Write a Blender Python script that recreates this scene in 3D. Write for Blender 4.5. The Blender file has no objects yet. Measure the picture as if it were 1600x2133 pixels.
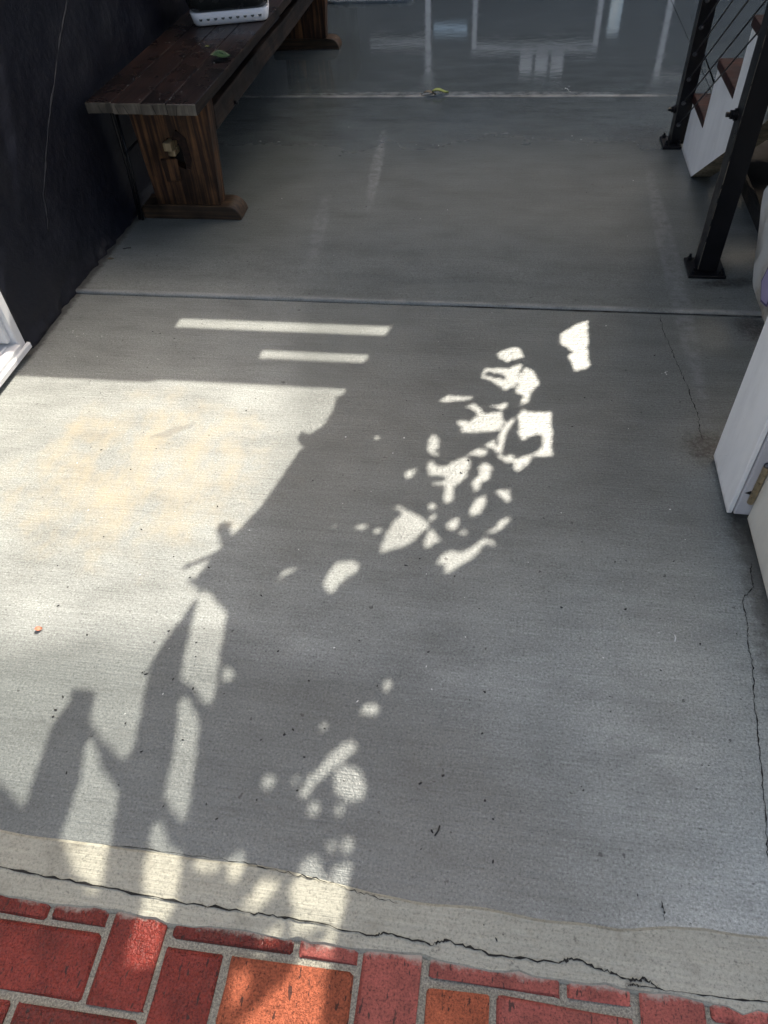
import bpy, bmesh, math, random
import numpy as np
from mathutils import Vector, Matrix, noise as mnoise

random.seed(7)
rng = np.random.default_rng(7)
SC = bpy.context.scene
COL = SC.collection

# ------------------------------------------------------------------ camera, sky, sun, exposure
CAM_H = 1.5
F_PX, CX, CY = 1527.0, 800.0, 1066.5            # focal length and centre, in pixels of the 1600 x 2133 photograph
ROT = np.array([[0.98902544, 0.07081307, -0.12966957],
                [0.13965416, -0.73452839, 0.66405178],
                [-0.04822244, -0.67487299, -0.7363566]])   # camera (right, down, forward) -> world
cam_data = bpy.data.cameras.new('camera')
cam = bpy.data.objects.new('camera', cam_data)
COL.objects.link(cam)
r_, d_, f_ = [Vector(ROT[:, i]) for i in range(3)]
m = Matrix((r_, -d_, -f_)).transposed().to_4x4()
m.translation = Vector((0, 0, CAM_H))
cam.matrix_world = m
cam_data.sensor_fit = 'VERTICAL'
cam_data.sensor_height = 36.0
cam_data.lens = 36.0 * F_PX / 2133.0
cam_data.clip_start = 0.05
cam_data.clip_end = 2000
SC.camera = cam

SUN_EL, SUN_AZ = math.radians(50), math.radians(16)
S = Vector((math.sin(SUN_AZ) * math.cos(SUN_EL), math.cos(SUN_AZ) * math.cos(SUN_EL), math.sin(SUN_EL)))
w = bpy.data.worlds.new('World')
SC.world = w
w.use_nodes = True
nt = w.node_tree
sky = nt.nodes.new('ShaderNodeTexSky')
sky.sky_type = 'NISHITA'
sky.sun_disc = False
sky.sun_elevation = SUN_EL
sky.sun_rotation = SUN_AZ
sky.air_density = 1.0
sky.dust_density = 6.0
bg = nt.nodes['Background']
bg.inputs['Strength'].default_value = 0.15
nt.links.new(sky.outputs[0], bg.inputs['Color'])
sl = bpy.data.lights.new('sun', 'SUN')
sl.energy = 3.5
sl.angle = math.radians(0.4)
sl.color = (1.0, 0.98, 0.94)
so = bpy.data.objects.new('sun', sl)
COL.objects.link(so)
so.rotation_euler = S.to_track_quat('Z', 'Y').to_euler()
so.location = (2, 8, 12)
SC.view_settings.view_transform = 'Standard'
SC.view_settings.look = 'None'
SC.view_settings.gamma = 1
SC.view_settings.use_curve_mapping = False
SC.view_settings.exposure = 1.28
SC.view_settings.use_white_balance = True       # the camera's white balance, set for open shade
SC.view_settings.white_balance_temperature = 7200
SC.view_settings.white_balance_tint = 10
SC.cycles.use_denoising = True
try:
    SC.cycles.denoiser = 'OPENIMAGEDENOISE'
    SC.cycles.denoising_input_passes = 'RGB_ALBEDO_NORMAL'
except Exception:
    pass
SC.cycles.max_bounces = 8
SC.cycles.sample_clamp_indirect = 8

# ------------------------------------------------------------------ picture point -> place
def ray(p):
    v = np.array([(p[0] - CX), (p[1] - CY), F_PX])
    return ROT @ (v / np.linalg.norm(v))
def floor_pt(p, z=0.0):
    d = ray(p)
    t = (z - CAM_H) / d[2]
    return (t * d[0], t * d[1])

# ------------------------------------------------------------------ mesh helpers
def tag(o, label=None, cat=None, group=None, kind=None):
    if label: o['label'] = label
    if cat: o['category'] = cat
    if group: o['group'] = group
    if kind: o['kind'] = kind
    return o
def thing(name, label, cat, loc=(0, 0, 0), group=None):
    o = bpy.data.objects.new(name, None)
    COL.objects.link(o)
    o.location = loc
    o.empty_display_size = 0.05
    return tag(o, label, cat, group)
def attach(o, parent):
    if parent is not None:
        o.parent = parent
        if parent.type == 'EMPTY':
            o.matrix_parent_inverse = Matrix.Translation(-Vector(parent.location))
    return o
def link_mesh(name, me, mat, parent=None, smooth=False):
    o = bpy.data.objects.new(name, me)
    COL.objects.link(o)
    if mat is not None: me.materials.append(mat)
    if smooth:
        for p in me.polygons: p.use_smooth = True
    return attach(o, parent)
def mesh(name, vs, fs, mat, parent=None, smooth=False):
    me = bpy.data.meshes.new(name)
    me.from_pydata([tuple(v) for v in vs], [], fs)
    me.validate()
    me.update()
    return link_mesh(name, me, mat, parent, smooth)
def from_bm(name, bm, mat, parent=None, smooth=False):
    bmesh.ops.recalc_face_normals(bm, faces=bm.faces)
    me = bpy.data.meshes.new(name)
    bm.to_mesh(me)
    bm.free()
    return link_mesh(name, me, mat, parent, smooth)
def bm_box(bm, x0, x1, y0, y1, z0, z1, bev=0.0, seg=1):
    r = bmesh.ops.create_cube(bm, size=1.0)
    for v in r['verts']:
        v.co = Vector(((x0 + x1) / 2 + v.co.x * (x1 - x0), (y0 + y1) / 2 + v.co.y * (y1 - y0), (z0 + z1) / 2 + v.co.z * (z1 - z0)))
    if bev:
        es = list({e for v in r['verts'] for e in v.link_edges})
        bmesh.ops.bevel(bm, geom=es, offset=bev, segments=seg, affect='EDGES', profile=0.6)
def box(name, x0, x1, y0, y1, z0, z1, mat, parent=None, bev=0.0, seg=1, jit=0.0, cuts=0):
    bm = bmesh.new()
    bm_box(bm, x0, x1, y0, y1, z0, z1, bev, seg)
    if cuts:
        bmesh.ops.subdivide_edges(bm, edges=[e for e in bm.edges if e.calc_length() > 0.06], cuts=cuts, use_grid_fill=True)
    if jit:
        for v in bm.verts:
            n = mnoise.noise_vector(v.co * 9.0)
            v.co += n * jit
    return from_bm(name, bm, mat, parent)
def bm_prism(bm, poly, axis, a0, a1, bev=0.0, seg=1):
    # poly: 2-D outline; axis 'x' -> (y,z), 'y' -> (x,z), 'z' -> (x,y)
    def P(p, a):
        return {'x': (a, p[0], p[1]), 'y': (p[0], a, p[1]), 'z': (p[0], p[1], a)}[axis]
    A = [bm.verts.new(P(p, a0)) for p in poly]
    B = [bm.verts.new(P(p, a1)) for p in poly]
    n = len(poly)
    fs = [bm.faces.new(A), bm.faces.new(list(reversed(B)))]
    for i in range(n):
        fs.append(bm.faces.new((A[i], B[i], B[(i + 1) % n], A[(i + 1) % n])))
    if bev:
        es = list({e for v in A + B for e in v.link_edges})
        bmesh.ops.bevel(bm, geom=es, offset=bev, segments=seg, affect='EDGES', profile=0.6)
def prism(name, poly, axis, a0, a1, mat, parent=None, bev=0.0, seg=1):
    bm = bmesh.new()
    bm_prism(bm, poly, axis, a0, a1, bev, seg)
    return from_bm(name, bm, mat, parent)
def bm_tube(bm, pts, rad, seg=8, cap=True):
    pts = [Vector(p) for p in pts]
    rads = rad if isinstance(rad, (list, tuple)) else [rad] * len(pts)
    rings = []
    for i, p in enumerate(pts):
        t = (pts[min(i + 1, len(pts) - 1)] - pts[max(i - 1, 0)]).normalized()
        a = t.orthogonal().normalized() if not rings else None
        if a is None:
            a = (prev - t * prev.dot(t)).normalized()
        prev = a
        b = t.cross(a)
        rings.append([bm.verts.new(p + (a * math.cos(2 * math.pi * k / seg) + b * math.sin(2 * math.pi * k / seg)) * rads[i]) for k in range(seg)])
    for i in range(len(rings) - 1):
        for k in range(seg):
            bm.faces.new((rings[i][k], rings[i][(k + 1) % seg], rings[i + 1][(k + 1) % seg], rings[i + 1][k]))
    if cap:
        bm.faces.new(rings[0]); bm.faces.new(list(reversed(rings[-1])))
def tube(name, pts, rad, mat, parent=None, seg=8, smooth=True):
    bm = bmesh.new()
    bm_tube(bm, pts, rad, seg)
    return from_bm(name, bm, mat, parent, smooth)

# ------------------------------------------------------------------ material helpers
class NB:
    def __init__(self, name):
        self.mat = bpy.data.materials.new(name)
        self.mat.use_nodes = True
        self.t = self.mat.node_tree
        self.b = self.t.nodes['Principled BSDF']
        self.pos = self.t.nodes.new('ShaderNodeNewGeometry').outputs['Position']
    def n(self, typ, **kw):
        nd = self.t.nodes.new(typ)
        for k, v in kw.items(): setattr(nd, k, v)
        return nd
    def link(self, a, b): self.t.links.new(a, b)
    def put(self, sock, v):
        if hasattr(v, 'is_output') or hasattr(v, 'links') and not isinstance(v, (float, int)): self.link(v, sock)
        else: sock.default_value = v
    def mapping(self, scale=(1, 1, 1), loc=(0, 0, 0), rot=(0, 0, 0), src=None):
        m = self.n('ShaderNodeMapping')
        m.inputs['Scale'].default_value = scale
        m.inputs['Location'].default_value = loc
        m.inputs['Rotation'].default_value = rot
        self.link(src or self.pos, m.inputs['Vector'])
        return m.outputs[0]
    def noise(self, scale=5, detail=4, rough=0.6, vec=None, dist=0.0):
        n = self.n('ShaderNodeTexNoise')
        n.inputs['Scale'].default_value = scale
        n.inputs['Detail'].default_value = detail
        n.inputs['Roughness'].default_value = rough
        n.inputs['Distortion'].default_value = dist
        self.link(vec or self.pos, n.inputs['Vector'])
        return n.outputs['Fac']
    def ramp(self, fac, stops):
        r = self.n('ShaderNodeValToRGB')
        el = r.color_ramp.elements
        while len(el) > 1: el.remove(el[-1])
        for i, (p, c) in enumerate(stops):
            e = el[0] if i == 0 else el.new(p)
            e.position = p
            e.color = (c, c, c, 1) if isinstance(c, (int, float)) else (*c, 1)
        self.link(fac, r.inputs[0])
        return r.outputs[0]
    def math(self, op, a, b=0.0, clamp=False):
        m = self.n('ShaderNodeMath', operation=op, use_clamp=clamp)
        self.put(m.inputs[0], a); self.put(m.inputs[1], b)
        return m.outputs[0]
    def mix(self, fac, a, b, typ='MIX'):
        m = self.n('ShaderNodeMix', data_type='RGBA', blend_type=typ)
        self.put(m.inputs['Factor'], fac)
        for s, v in ((m.inputs[6], a), (m.inputs[7], b)):
            if isinstance(v, tuple): s.default_value = (*v, 1)
            elif isinstance(v, (int, float)): s.default_value = (v, v, v, 1)
            else: self.link(v, s)
        return m.outputs[2]
    def sep(self, src=None):
        s = self.n('ShaderNodeSeparateXYZ')
        self.link(src or self.pos, s.inputs[0])
        return s.outputs
    def step(self, v, a, b):
        r = self.n('ShaderNodeMapRange', interpolation_type='SMOOTHSTEP')
        self.put(r.inputs[0], v)
        r.inputs[1].default_value = a
        r.inputs[2].default_value = b
        return r.outputs[0]
    def bump(self, h, strength=0.3, dist=0.002, prev=None):
        b = self.n('ShaderNodeBump')
        b.inputs['Strength'].default_value = strength
        b.inputs['Distance'].default_value = dist
        self.link(h, b.inputs['Height'])
        if prev is not None: self.link(prev, b.inputs['Normal'])
        return b.outputs[0]
    def out(self, col=None, rough=None, norm=None, metal=None, spec=None, coat=None, coat_rough=None):
        I = self.b.inputs
        if col is not None:
            if isinstance(col, tuple): I['Base Color'].default_value = (*col, 1)
            else: self.link(col, I['Base Color'])
        if rough is not None: self.put(I['Roughness'], rough)
        if norm is not None: self.link(norm, I['Normal'])
        if metal is not None: self.put(I['Metallic'], metal)
        if spec is not None: self.put(I['Specular IOR Level'], spec)
        if coat is not None: self.put(I['Coat Weight'], coat)
        if coat_rough is not None: self.put(I['Coat Roughness'], coat_rough)
        return self.mat

def blob(nb, x, y, rx, ry, ang=0.0, edge=0.5, wob=0.35, wscale=14):
    # soft irregular patch on the floor, 1 inside
    v = nb.mapping(loc=(-x, -y, 0))
    v = nb.mapping(rot=(0, 0, -ang), src=v)
    v = nb.mapping(scale=(1 / rx, 1 / ry, 0), src=v)
    ln = nb.n('ShaderNodeVectorMath', operation='LENGTH')
    nb.link(v, ln.inputs[0])
    n = nb.noise(wscale, 4, 0.65)
    d = nb.math('ADD', ln.outputs['Value'], nb.math('MULTIPLY', nb.math('SUBTRACT', n, 0.5), wob * 4))
    return nb.step(d, 1.0 + edge / 2, 1.0 - edge / 2)

def concrete(name, tone=1.0, wet=False):
    nb = NB(name)
    X, Y, Z = nb.sep()
    big = nb.noise(1.3, 5, 0.6)
    mid = nb.noise(6.5, 6, 0.65, nb.mapping(scale=(0.6, 1.4, 1)))
    broom = nb.noise(1.0, 3, 0.55, nb.mapping(scale=(3.5, 190, 1)))
    broom2 = nb.noise(1.0, 2, 0.5, nb.mapping(scale=(1.2, 60, 1)))
    grit = nb.noise(190, 3, 0.8)
    grit2 = nb.noise(85, 3, 0.7)
    col = nb.mix(big, (0.210 * tone, 0.223 * tone, 0.213 * tone), (0.318 * tone, 0.333 * tone, 0.315 * tone))
    dry_bounce = nb.math('MULTIPLY', nb.step(nb.math('ADD', X, nb.math('MULTIPLY', nb.noise(2.2, 4, 0.6), 0.5)), 0.1, 0.75), nb.step(Y, 1.5, 0.9))
    col = nb.mix(dry_bounce, col, nb.mix(1.0, col, (1.34, 1.33, 1.30), 'MULTIPLY'))  # lighter near right: dry tone plus painted sky and door bounce
    col = nb.mix(1.0, col, nb.ramp(mid, [(0.25, 0.70), (0.5, 0.98), (0.8, 1.22)]), 'MULTIPLY')
    col = nb.mix(1.0, col, nb.ramp(broom, [(0.3, 0.90), (0.5, 1.0), (0.72, 1.08)]), 'MULTIPLY')
    col = nb.mix(1.0, col, nb.ramp(broom2, [(0.3, 0.975), (0.7, 1.025)]), 'MULTIPLY')
    col = nb.mix(1.0, col, nb.ramp(grit, [(0.31, 0.36), (0.43, 0.88), (0.56, 1.07), (0.70, 1.6)]), 'MULTIPLY')
    col = nb.mix(1.0, col, nb.ramp(grit2, [(0.27, 0.80), (0.43, 0.98), (0.57, 1.02), (0.74, 1.14)]), 'MULTIPLY')
    # pits
    pit = nb.noise(46, 2, 0.5)
    col = nb.mix(nb.math('MULTIPLY', nb.ramp(pit, [(0.25, 1.0), (0.28, 0.0)]), 0.75), col, (0.05, 0.05, 0.048))
    # ochre stains on the slab by the white door
    st = nb.math('MULTIPLY', blob(nb, -1.02, 1.45, 0.36, 0.30, 0.1, 0.7, 0.4, 9), nb.ramp(nb.noise(7, 5, 0.65, nb.mapping(scale=(1.6, 0.9, 1))), [(0.37, 0.0), (0.66, 0.62)]))
    col = nb.mix(st, col, (0.375, 0.318, 0.215))
    st2 = nb.math('MULTIPLY', blob(nb, -0.98, 1.63, 0.06, 0.016, 0.6, 0.8, 0.6, 45), 0.5)
    col = nb.mix(st2, col, (0.15, 0.15, 0.14))
    # brown edge dirt by the right-hand wall end and under it
    for bx, by, rx, ry, a in ((0.645, 1.70, 0.06, 0.07, 0, ), (0.70, 1.385, 0.045, 0.06, 0), (0.885, 2.33, 0.05, 0.07, 0), (0.86, 2.62, 0.1, 0.03, 0.2), (0.66, 4.0, 0.16, 0.16, 0)):
        d = nb.math('MULTIPLY', blob(nb, bx, by, rx, ry, a, 1.1, 0.45, 40), 0.85 if ry < 0.1 else 0.35)
        d = nb.math('MULTIPLY', d, nb.ramp(nb.noise(70, 5, 0.75), [(0.38, 0.35), (0.55, 1.0)]))
        col = nb.mix(d, col, (0.035, 0.030, 0.026))
    # dark strip along the door foot
    dx = nb.math('ADD', nb.math('MULTIPLY', X, 1.0), nb.math('MULTIPLY', nb.math('SUBTRACT', nb.noise(30, 4, 0.7), 0.5), 0.09))
    dd = nb.math('MULTIPLY', nb.step(dx, 0.635, 0.695), nb.step(Y, 1.46, 1.40))
    col = nb.mix(nb.math('MULTIPLY', dd, 0.75), col, (0.07, 0.065, 0.055))
    # dark line where the black wall meets the floor
    wl = nb.math('ADD', X, nb.math('MULTIPLY', nb.math('SUBTRACT', nb.noise(24, 4, 0.7), 0.5), 0.05))
    wl = nb.math('MULTIPLY', nb.step(wl, -1.615, -1.64), nb.step(Y, 1.9, 2.0))
    col = nb.mix(nb.math('MULTIPLY', wl, 0.8), col, (0.03, 0.03, 0.033))
    # wetness away from the brick, patchy, with mid-floor shade painted in
    pat = nb.noise(1.1, 5, 0.6, nb.mapping(loc=(3, 7, 0)))
    yy = nb.math('ADD', nb.math('ADD', Y, nb.math('MULTIPLY', nb.math('SUBTRACT', pat, 0.5), 0.8)), nb.math('MULTIPLY', nb.step(X, -0.78, -0.50), 1.25))
    wet_shade = nb.step(yy, 1.75, 3.0)
    wet2 = nb.step(nb.math('ADD', Y, nb.math('MULTIPLY', nb.math('SUBTRACT', pat, 0.5), 1.2)), 3.3, 5.0)
    damp = nb.math('MULTIPLY', blob(nb, -0.60, 0.55, 0.95, 0.33, -0.05, 0.6, 0.12, 4), 1.0)
    wet_shade = nb.math('MULTIPLY', wet_shade, nb.math('SUBTRACT', 1.0, nb.math('MULTIPLY', dry_bounce, 0.9)))
    wet_shade_max = nb.math('MAXIMUM', wet_shade, damp)
    col = nb.mix(nb.math('MULTIPLY', wet_shade_max, 0.8), col, nb.mix(1.0, col, (0.46, 0.485, 0.48), 'MULTIPLY'))
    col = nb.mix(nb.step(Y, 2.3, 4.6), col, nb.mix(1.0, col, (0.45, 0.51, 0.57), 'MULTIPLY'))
    col = nb.mix(damp, col, nb.mix(1.0, col, (0.86, 0.87, 0.89), 'MULTIPLY'))
    # pale dried drip marks
    dr = nb.math('MULTIPLY', blob(nb, -0.62, 3.6, 0.025, 0.42, 0.06, 0.7, 0.35, 12), 0.45)
    dr = nb.math('MAXIMUM', dr, nb.math('MULTIPLY', blob(nb, -0.78, 3.0, 0.03, 0.30, 0.1, 0.8, 0.4, 12), 0.3))
    dr = nb.math('MAXIMUM', dr, nb.math('MULTIPLY', blob(nb, 0.665, 2.75, 0.035, 0.85, 0.0, 0.5, 0.15, 5), 0.35))
    dr = nb.math('MAXIMUM', dr, nb.math('MULTIPLY', blob(nb, -0.33, 4.62, 0.9, 0.035, 0.0, 0.6, 0.3, 10), 0.35))
    col = nb.mix(nb.math('MULTIPLY', dr, nb.ramp(nb.noise(26, 5, 0.7), [(0.4, 0.1), (0.62, 1.0)])), col, (0.34, 0.355, 0.36))
    tool = nb.math('MULTIPLY', nb.step(Y, 2.402, 2.408), nb.step(Y, 2.430, 2.416))
    tool2 = nb.math('MULTIPLY', nb.step(Y, 4.57, 4.576), nb.step(Y, 4.612, 4.592))
    tl = nb.math('MULTIPLY', nb.math('MAXIMUM', tool, tool2), nb.ramp(nb.noise(6, 4, 0.6), [(0.35, 0.05), (0.65, 0.42)]))
    col = nb.mix(tl, col, (0.40, 0.40, 0.385))
    rough = nb.mix(wet_shade_max, 0.62, 0.36)
    rough = nb.mix(wet2, rough, nb.ramp(nb.noise(5, 5, 0.6, nb.mapping(scale=(1, 1.4, 1))), [(0.40, 0.02), (0.70, 0.10)]))
    hb = nb.math('ADD', nb.math('MULTIPLY', broom, 0.7), nb.math('MULTIPLY', grit2, 0.8))
    hb = nb.math('ADD', hb, nb.math('MULTIPLY', grit, 0.35))
    st_ = nb.n('ShaderNodeBump')
    st_.inputs['Distance'].default_value = 0.0035
    nb.put(st_.inputs['Strength'], nb.mix(wet2, 0.55, 0.012))
    nb.link(hb, st_.inputs['Height'])
    n1 = st_.outputs[0]
    n2 = nb.bump(nb.noise(14, 2, 0.5, nb.mapping(scale=(1, 1.5, 1))), 0.02, 0.01, n1)
    return nb.out(col, rough, n2, spec=nb.mix(wet_shade_max, 0.4, 0.6))

def plain(name, col, rough=0.5, metal=0.0, var=0.15, scale=20, bump=0.15, bdist=0.002, spec=None, vec=(1, 1, 1)):
    nb = NB(name)
    v = nb.mapping(scale=vec)
    a = nb.noise(scale, 5, 0.65, v)
    b = nb.noise(scale * 6, 3, 0.7, v)
    f = nb.math('ADD', nb.math('MULTIPLY', a, 0.7), nb.math('MULTIPLY', b, 0.3))
    c = nb.mix(1.0, nb.mix(0.0, col, col), nb.ramp(f, [(0.25, 1 - var), (0.5, 1.0), (0.75, 1 + var)]), 'MULTIPLY')
    r = nb.ramp(a, [(0.3, max(rough - 0.1, 0.03)), (0.7, min(rough + 0.1, 1))])
    return nb.out(c, r, nb.bump(f, bump, bdist), metal, spec)

def wood(name, c0, c1, axis='y', rough=0.55, grain=60, spec=0.5, rv=1.0):
    nb = NB(name)
    oi = nb.n('ShaderNodeObjectInfo')
    off = nb.n('ShaderNodeVectorMath', operation='ADD')
    nb.link(nb.pos, off.inputs[0])
    sc_ = nb.n('ShaderNodeVectorMath', operation='SCALE')
    cmb = nb.n('ShaderNodeCombineXYZ')
    for i in range(3): nb.link(oi.outputs['Random'], cmb.inputs[i])
    nb.link(cmb.outputs[0], sc_.inputs[0]); sc_.inputs['Scale'].default_value = 9.0
    nb.link(sc_.outputs[0], off.inputs[1])
    s = {'x': (2.0, grain, grain), 'y': (grain, 2.0, grain), 'z': (grain, grain, 2.0)}[axis]
    v = nb.mapping(scale=s, src=off.outputs[0])
    g = nb.noise(1.0, 5, 0.6, v, 0.6)
    big = nb.noise(7, 4, 0.6, off.outputs[0])
    c = nb.ramp(g, [(0.28, tuple(x * 0.45 for x in c0)), (0.46, c0), (0.68, c1)])
    c = nb.mix(1.0, c, nb.ramp(big, [(0.33, 0.35), (0.5, 0.9), (0.66, 1.55)]), 'MULTIPLY')
    n1 = nb.bump(g, 0.45, 0.003)
    return nb.out(c, nb.ramp(big, [(0.3, rough - 0.22 * rv), (0.7, rough + 0.12 * rv)]), n1, spec=spec)

def painted_white(name, col=(0.72, 0.71, 0.68), dirt=0.5, rough=0.45):
    nb = NB(name)
    X, Y, Z = nb.sep()
    sp = nb.noise(75, 3, 0.7)
    st = nb.noise(9, 5, 0.7, nb.mapping(scale=(1, 1, 0.35)))
    c = nb.mix(1.0, nb.mix(0.0, col, col), nb.ramp(st, [(0.3, 0.86), (0.6, 1.0)]), 'MULTIPLY')
    d = nb.math('MULTIPLY', nb.ramp(sp, [(0.24, 1.0), (0.30, 0.0)]), dirt)
    c = nb.mix(d, c, (0.12, 0.10, 0.08))
    low = nb.math('MULTIPLY', nb.step(nb.math('ADD', Z, nb.math('MULTIPLY', nb.noise(40, 4, 0.7), 0.05)), 0.055, 0.02), dirt)
    c = nb.mix(low, c, (0.20, 0.15, 0.10))
    sc = nb.ramp(nb.noise(22, 6, 0.75, nb.mapping(scale=(1.5, 1.5, 0.5))), [(0.70, 0.0), (0.74, 1.0)])
    c = nb.mix(nb.math('MULTIPLY', sc, dirt * 0.8), c, (0.25, 0.23, 0.2))
    return nb.out(c, rough, nb.bump(nb.noise(60, 4, 0.6), 0.2, 0.002))

M = {}
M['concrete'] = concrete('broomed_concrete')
def apron_mat():
    nb = NB('apron_concrete')
    a = nb.noise(5, 6, 0.65)
    br = nb.noise(1.0, 3, 0.55, nb.mapping(scale=(5, 230, 1)))
    g = nb.noise(200, 3, 0.75)
    c = nb.mix(a, (0.245, 0.242, 0.196), (0.365, 0.355, 0.290))
    c = nb.mix(1.0, c, nb.ramp(br, [(0.3, 0.88), (0.7, 1.08)]), 'MULTIPLY')
    c = nb.mix(1.0, c, nb.ramp(g, [(0.31, 0.55), (0.45, 0.97), (0.70, 1.2)]), 'MULTIPLY')
    c = nb.mix(nb.math('MULTIPLY', nb.ramp(nb.noise(33, 4, 0.7), [(0.3, 0.8), (0.36, 0.0)]), 0.8), c, (0.07, 0.065, 0.055))
    mo = nb.ramp(nb.noise(11, 5, 0.7), [(0.55, 0.0), (0.7, 0.45)])
    c = nb.mix(mo, c, (0.13, 0.12, 0.09))
    h = nb.math('ADD', br, nb.math('MULTIPLY', g, 0.7))
    return nb.out(c, 0.6, nb.bump(h, 0.5, 0.003))
M['apron'] = apron_mat()
M['crack'] = plain('crack_dark', (0.008, 0.008, 0.007), 0.9, bump=0.3)
def mortar_mat():
    nb = NB('mortar')
    g = nb.noise(260, 3, 0.8)
    a = nb.noise(14, 5, 0.7)
    c = nb.mix(a, (0.15, 0.147, 0.118), (0.28, 0.268, 0.22))
    c = nb.mix(1.0, c, nb.ramp(g, [(0.34, 0.4), (0.5, 1.0), (0.66, 1.7)]), 'MULTIPLY')
    return nb.out(c, 0.55, nb.bump(nb.math('ADD', g, a), 0.7, 0.004), spec=0.6)
M['mortar'] = mortar_mat()
def brick_mat(name, c0, c1, rough, grain, spec=0.5, bump=0.5):
    nb = NB(name)
    oi = nb.n('ShaderNodeObjectInfo').outputs['Random']
    v = nb.mapping(rot=(0, 0, 0.5))
    a = nb.noise(16, 5, 0.65)
    cr = nb.n('ShaderNodeTexVoronoi', feature='DISTANCE_TO_EDGE')
    cr.inputs['Scale'].default_value = grain
    wv = nb.n('ShaderNodeVectorMath', operation='ADD')
    nz = nb.n('ShaderNodeTexNoise'); nz.inputs['Scale'].default_value = 60
    nb.link(nb.pos, nz.inputs['Vector'])
    sc_ = nb.n('ShaderNodeVectorMath', operation='SCALE'); sc_.inputs['Scale'].default_value = 0.02
    nb.link(nz.outputs['Color'], sc_.inputs[0]); nb.link(nb.mapping(scale=(1, 0.6, 1), rot=(0, 0, 0.6)), wv.inputs[0]); nb.link(sc_.outputs[0], wv.inputs[1])
    nb.link(wv.outputs[0], cr.inputs['Vector'])
    g = nb.noise(240, 3, 0.75)
    c = nb.mix(a, c0, c1)
    c = nb.mix(1.0, c, nb.ramp(oi, [(0.0, 0.72), (1.0, 1.15)]), 'MULTIPLY')
    c = nb.mix(1.0, c, nb.ramp(nb.noise(9, 5, 0.7), [(0.3, 0.55), (0.55, 1.0), (0.75, 1.2)]), 'MULTIPLY')
    c = nb.mix(1.0, c, nb.ramp(g, [(0.34, 0.35), (0.45, 0.92), (0.65, 1.35)]), 'MULTIPLY')
    pit = nb.ramp(nb.noise(70, 3, 0.6, nb.mapping(scale=(1.8, 0.5, 1), rot=(0, 0, 0.4))), [(0.33, 1.0), (0.37, 0.0)])
    c = nb.mix(nb.math('MULTIPLY', pit, 0.85), c, (0.025, 0.014, 0.012))
    h = nb.math('ADD', nb.math('MULTIPLY', nb.ramp(cr.outputs['Distance'], [(0.0, 0.0), (0.25, 1.0)]), 0.35), nb.math('MULTIPLY', nb.noise(110, 4, 0.7, nb.mapping(scale=(1.5, 0.7, 1), rot=(0, 0, 0.5))), 1.3))
    # cement smear near the apron
    X, Y, Z = nb.sep()
    sm = nb.math('ADD', Y, nb.math('MULTIPLY', nb.math('SUBTRACT', nb.noise(28, 5, 0.75), 0.5), 0.05))
    smear = nb.math('MULTIPLY', nb.step(sm, 0.285, 0.300), 0.8)
    c = nb.mix(smear, c, (0.33, 0.31, 0.265))
    return nb.out(c, rough, nb.bump(h, bump, 0.0035), spec=spec)
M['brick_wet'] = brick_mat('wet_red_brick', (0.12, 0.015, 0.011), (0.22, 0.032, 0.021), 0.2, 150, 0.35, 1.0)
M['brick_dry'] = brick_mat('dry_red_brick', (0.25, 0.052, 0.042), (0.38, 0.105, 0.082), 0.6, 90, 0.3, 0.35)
M['brick_orange'] = brick_mat('coarse_orange_brick', (0.25, 0.062, 0.030), (0.40, 0.112, 0.056), 0.75, 260, 0.3, 0.9)

def black_plaster():
    nb = NB('black_plaster')
    X, Y, Z = nb.sep()
    a = nb.noise(3.2, 5, 0.6)
    b = nb.noise(26, 5, 0.65)
    g = nb.noise(160, 3, 0.7)
    c = nb.mix(a, (0.0030, 0.0040, 0.0095), (0.0080, 0.0100, 0.0190))
    sm = nb.ramp(nb.noise(4.5, 6, 0.7, nb.mapping(scale=(1, 1.6, 0.7), rot=(0.5, 0, 0))), [(0.56, 0.0), (0.72, 0.5)])
    c = nb.mix(sm, c, (0.022, 0.023, 0.028))
    sp = nb.ramp(nb.noise(62, 4, 0.8, nb.mapping(scale=(1, 1.6, 0.7), rot=(0.4, 0, 0))), [(0.735, 0.0), (0.765, 1.0)])
    c = nb.mix(nb.math('MULTIPLY', sp, 0.6), c, (0.22, 0.22, 0.22))
    h = nb.math('ADD', nb.math('MULTIPLY', b, 1.0), nb.math('MULTIPLY', g, 0.25))
    n = nb.bump(h, 0.35, 0.010)
    n = nb.bump(nb.noise(4.5, 3, 0.5), 0.25, 0.04, n)
    return nb.out(c, nb.ramp(a, [(0.3, 0.30), (0.7, 0.48)]), n)
M['black_wall'] = black_plaster()
M['black_ridge'] = plain('rubbed_plaster_seam', (0.012, 0.013, 0.018), 0.5, var=0.9, scale=30, bump=0.5)
M['reveal'] = plain('weathered_reveal', (0.055, 0.053, 0.050), 0.7, var=0.4, scale=30, bump=0.4)
M['white_frame'] = painted_white('white_painted_frame', (0.74, 0.75, 0.77), 0.25, 0.35)
M['white_wall'] = painted_white('white_painted_wall_end', (0.86, 0.86, 0.84), 0.6, 0.5)
M['grey_jamb'] = painted_white('grey_white_jamb', (0.50, 0.50, 0.52), 0.6, 0.4)
M['cream'] = painted_white('cream_door_panel', (0.70, 0.67, 0.58), 0.5, 0.45)
M['stringer'] = painted_white('white_painted_stringer', (0.83, 0.825, 0.80), 0.45, 0.5)
M['bare'] = wood('bare_cut_wood', (0.20, 0.17, 0.12), (0.34, 0.30, 0.23), 'y', 0.8, 90)
M['bench_top'] = wood('dark_wet_plank', (0.011, 0.0055, 0.005), (0.026, 0.012, 0.009), 'y', 0.30, 60, 0.28, 0.3)
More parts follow.
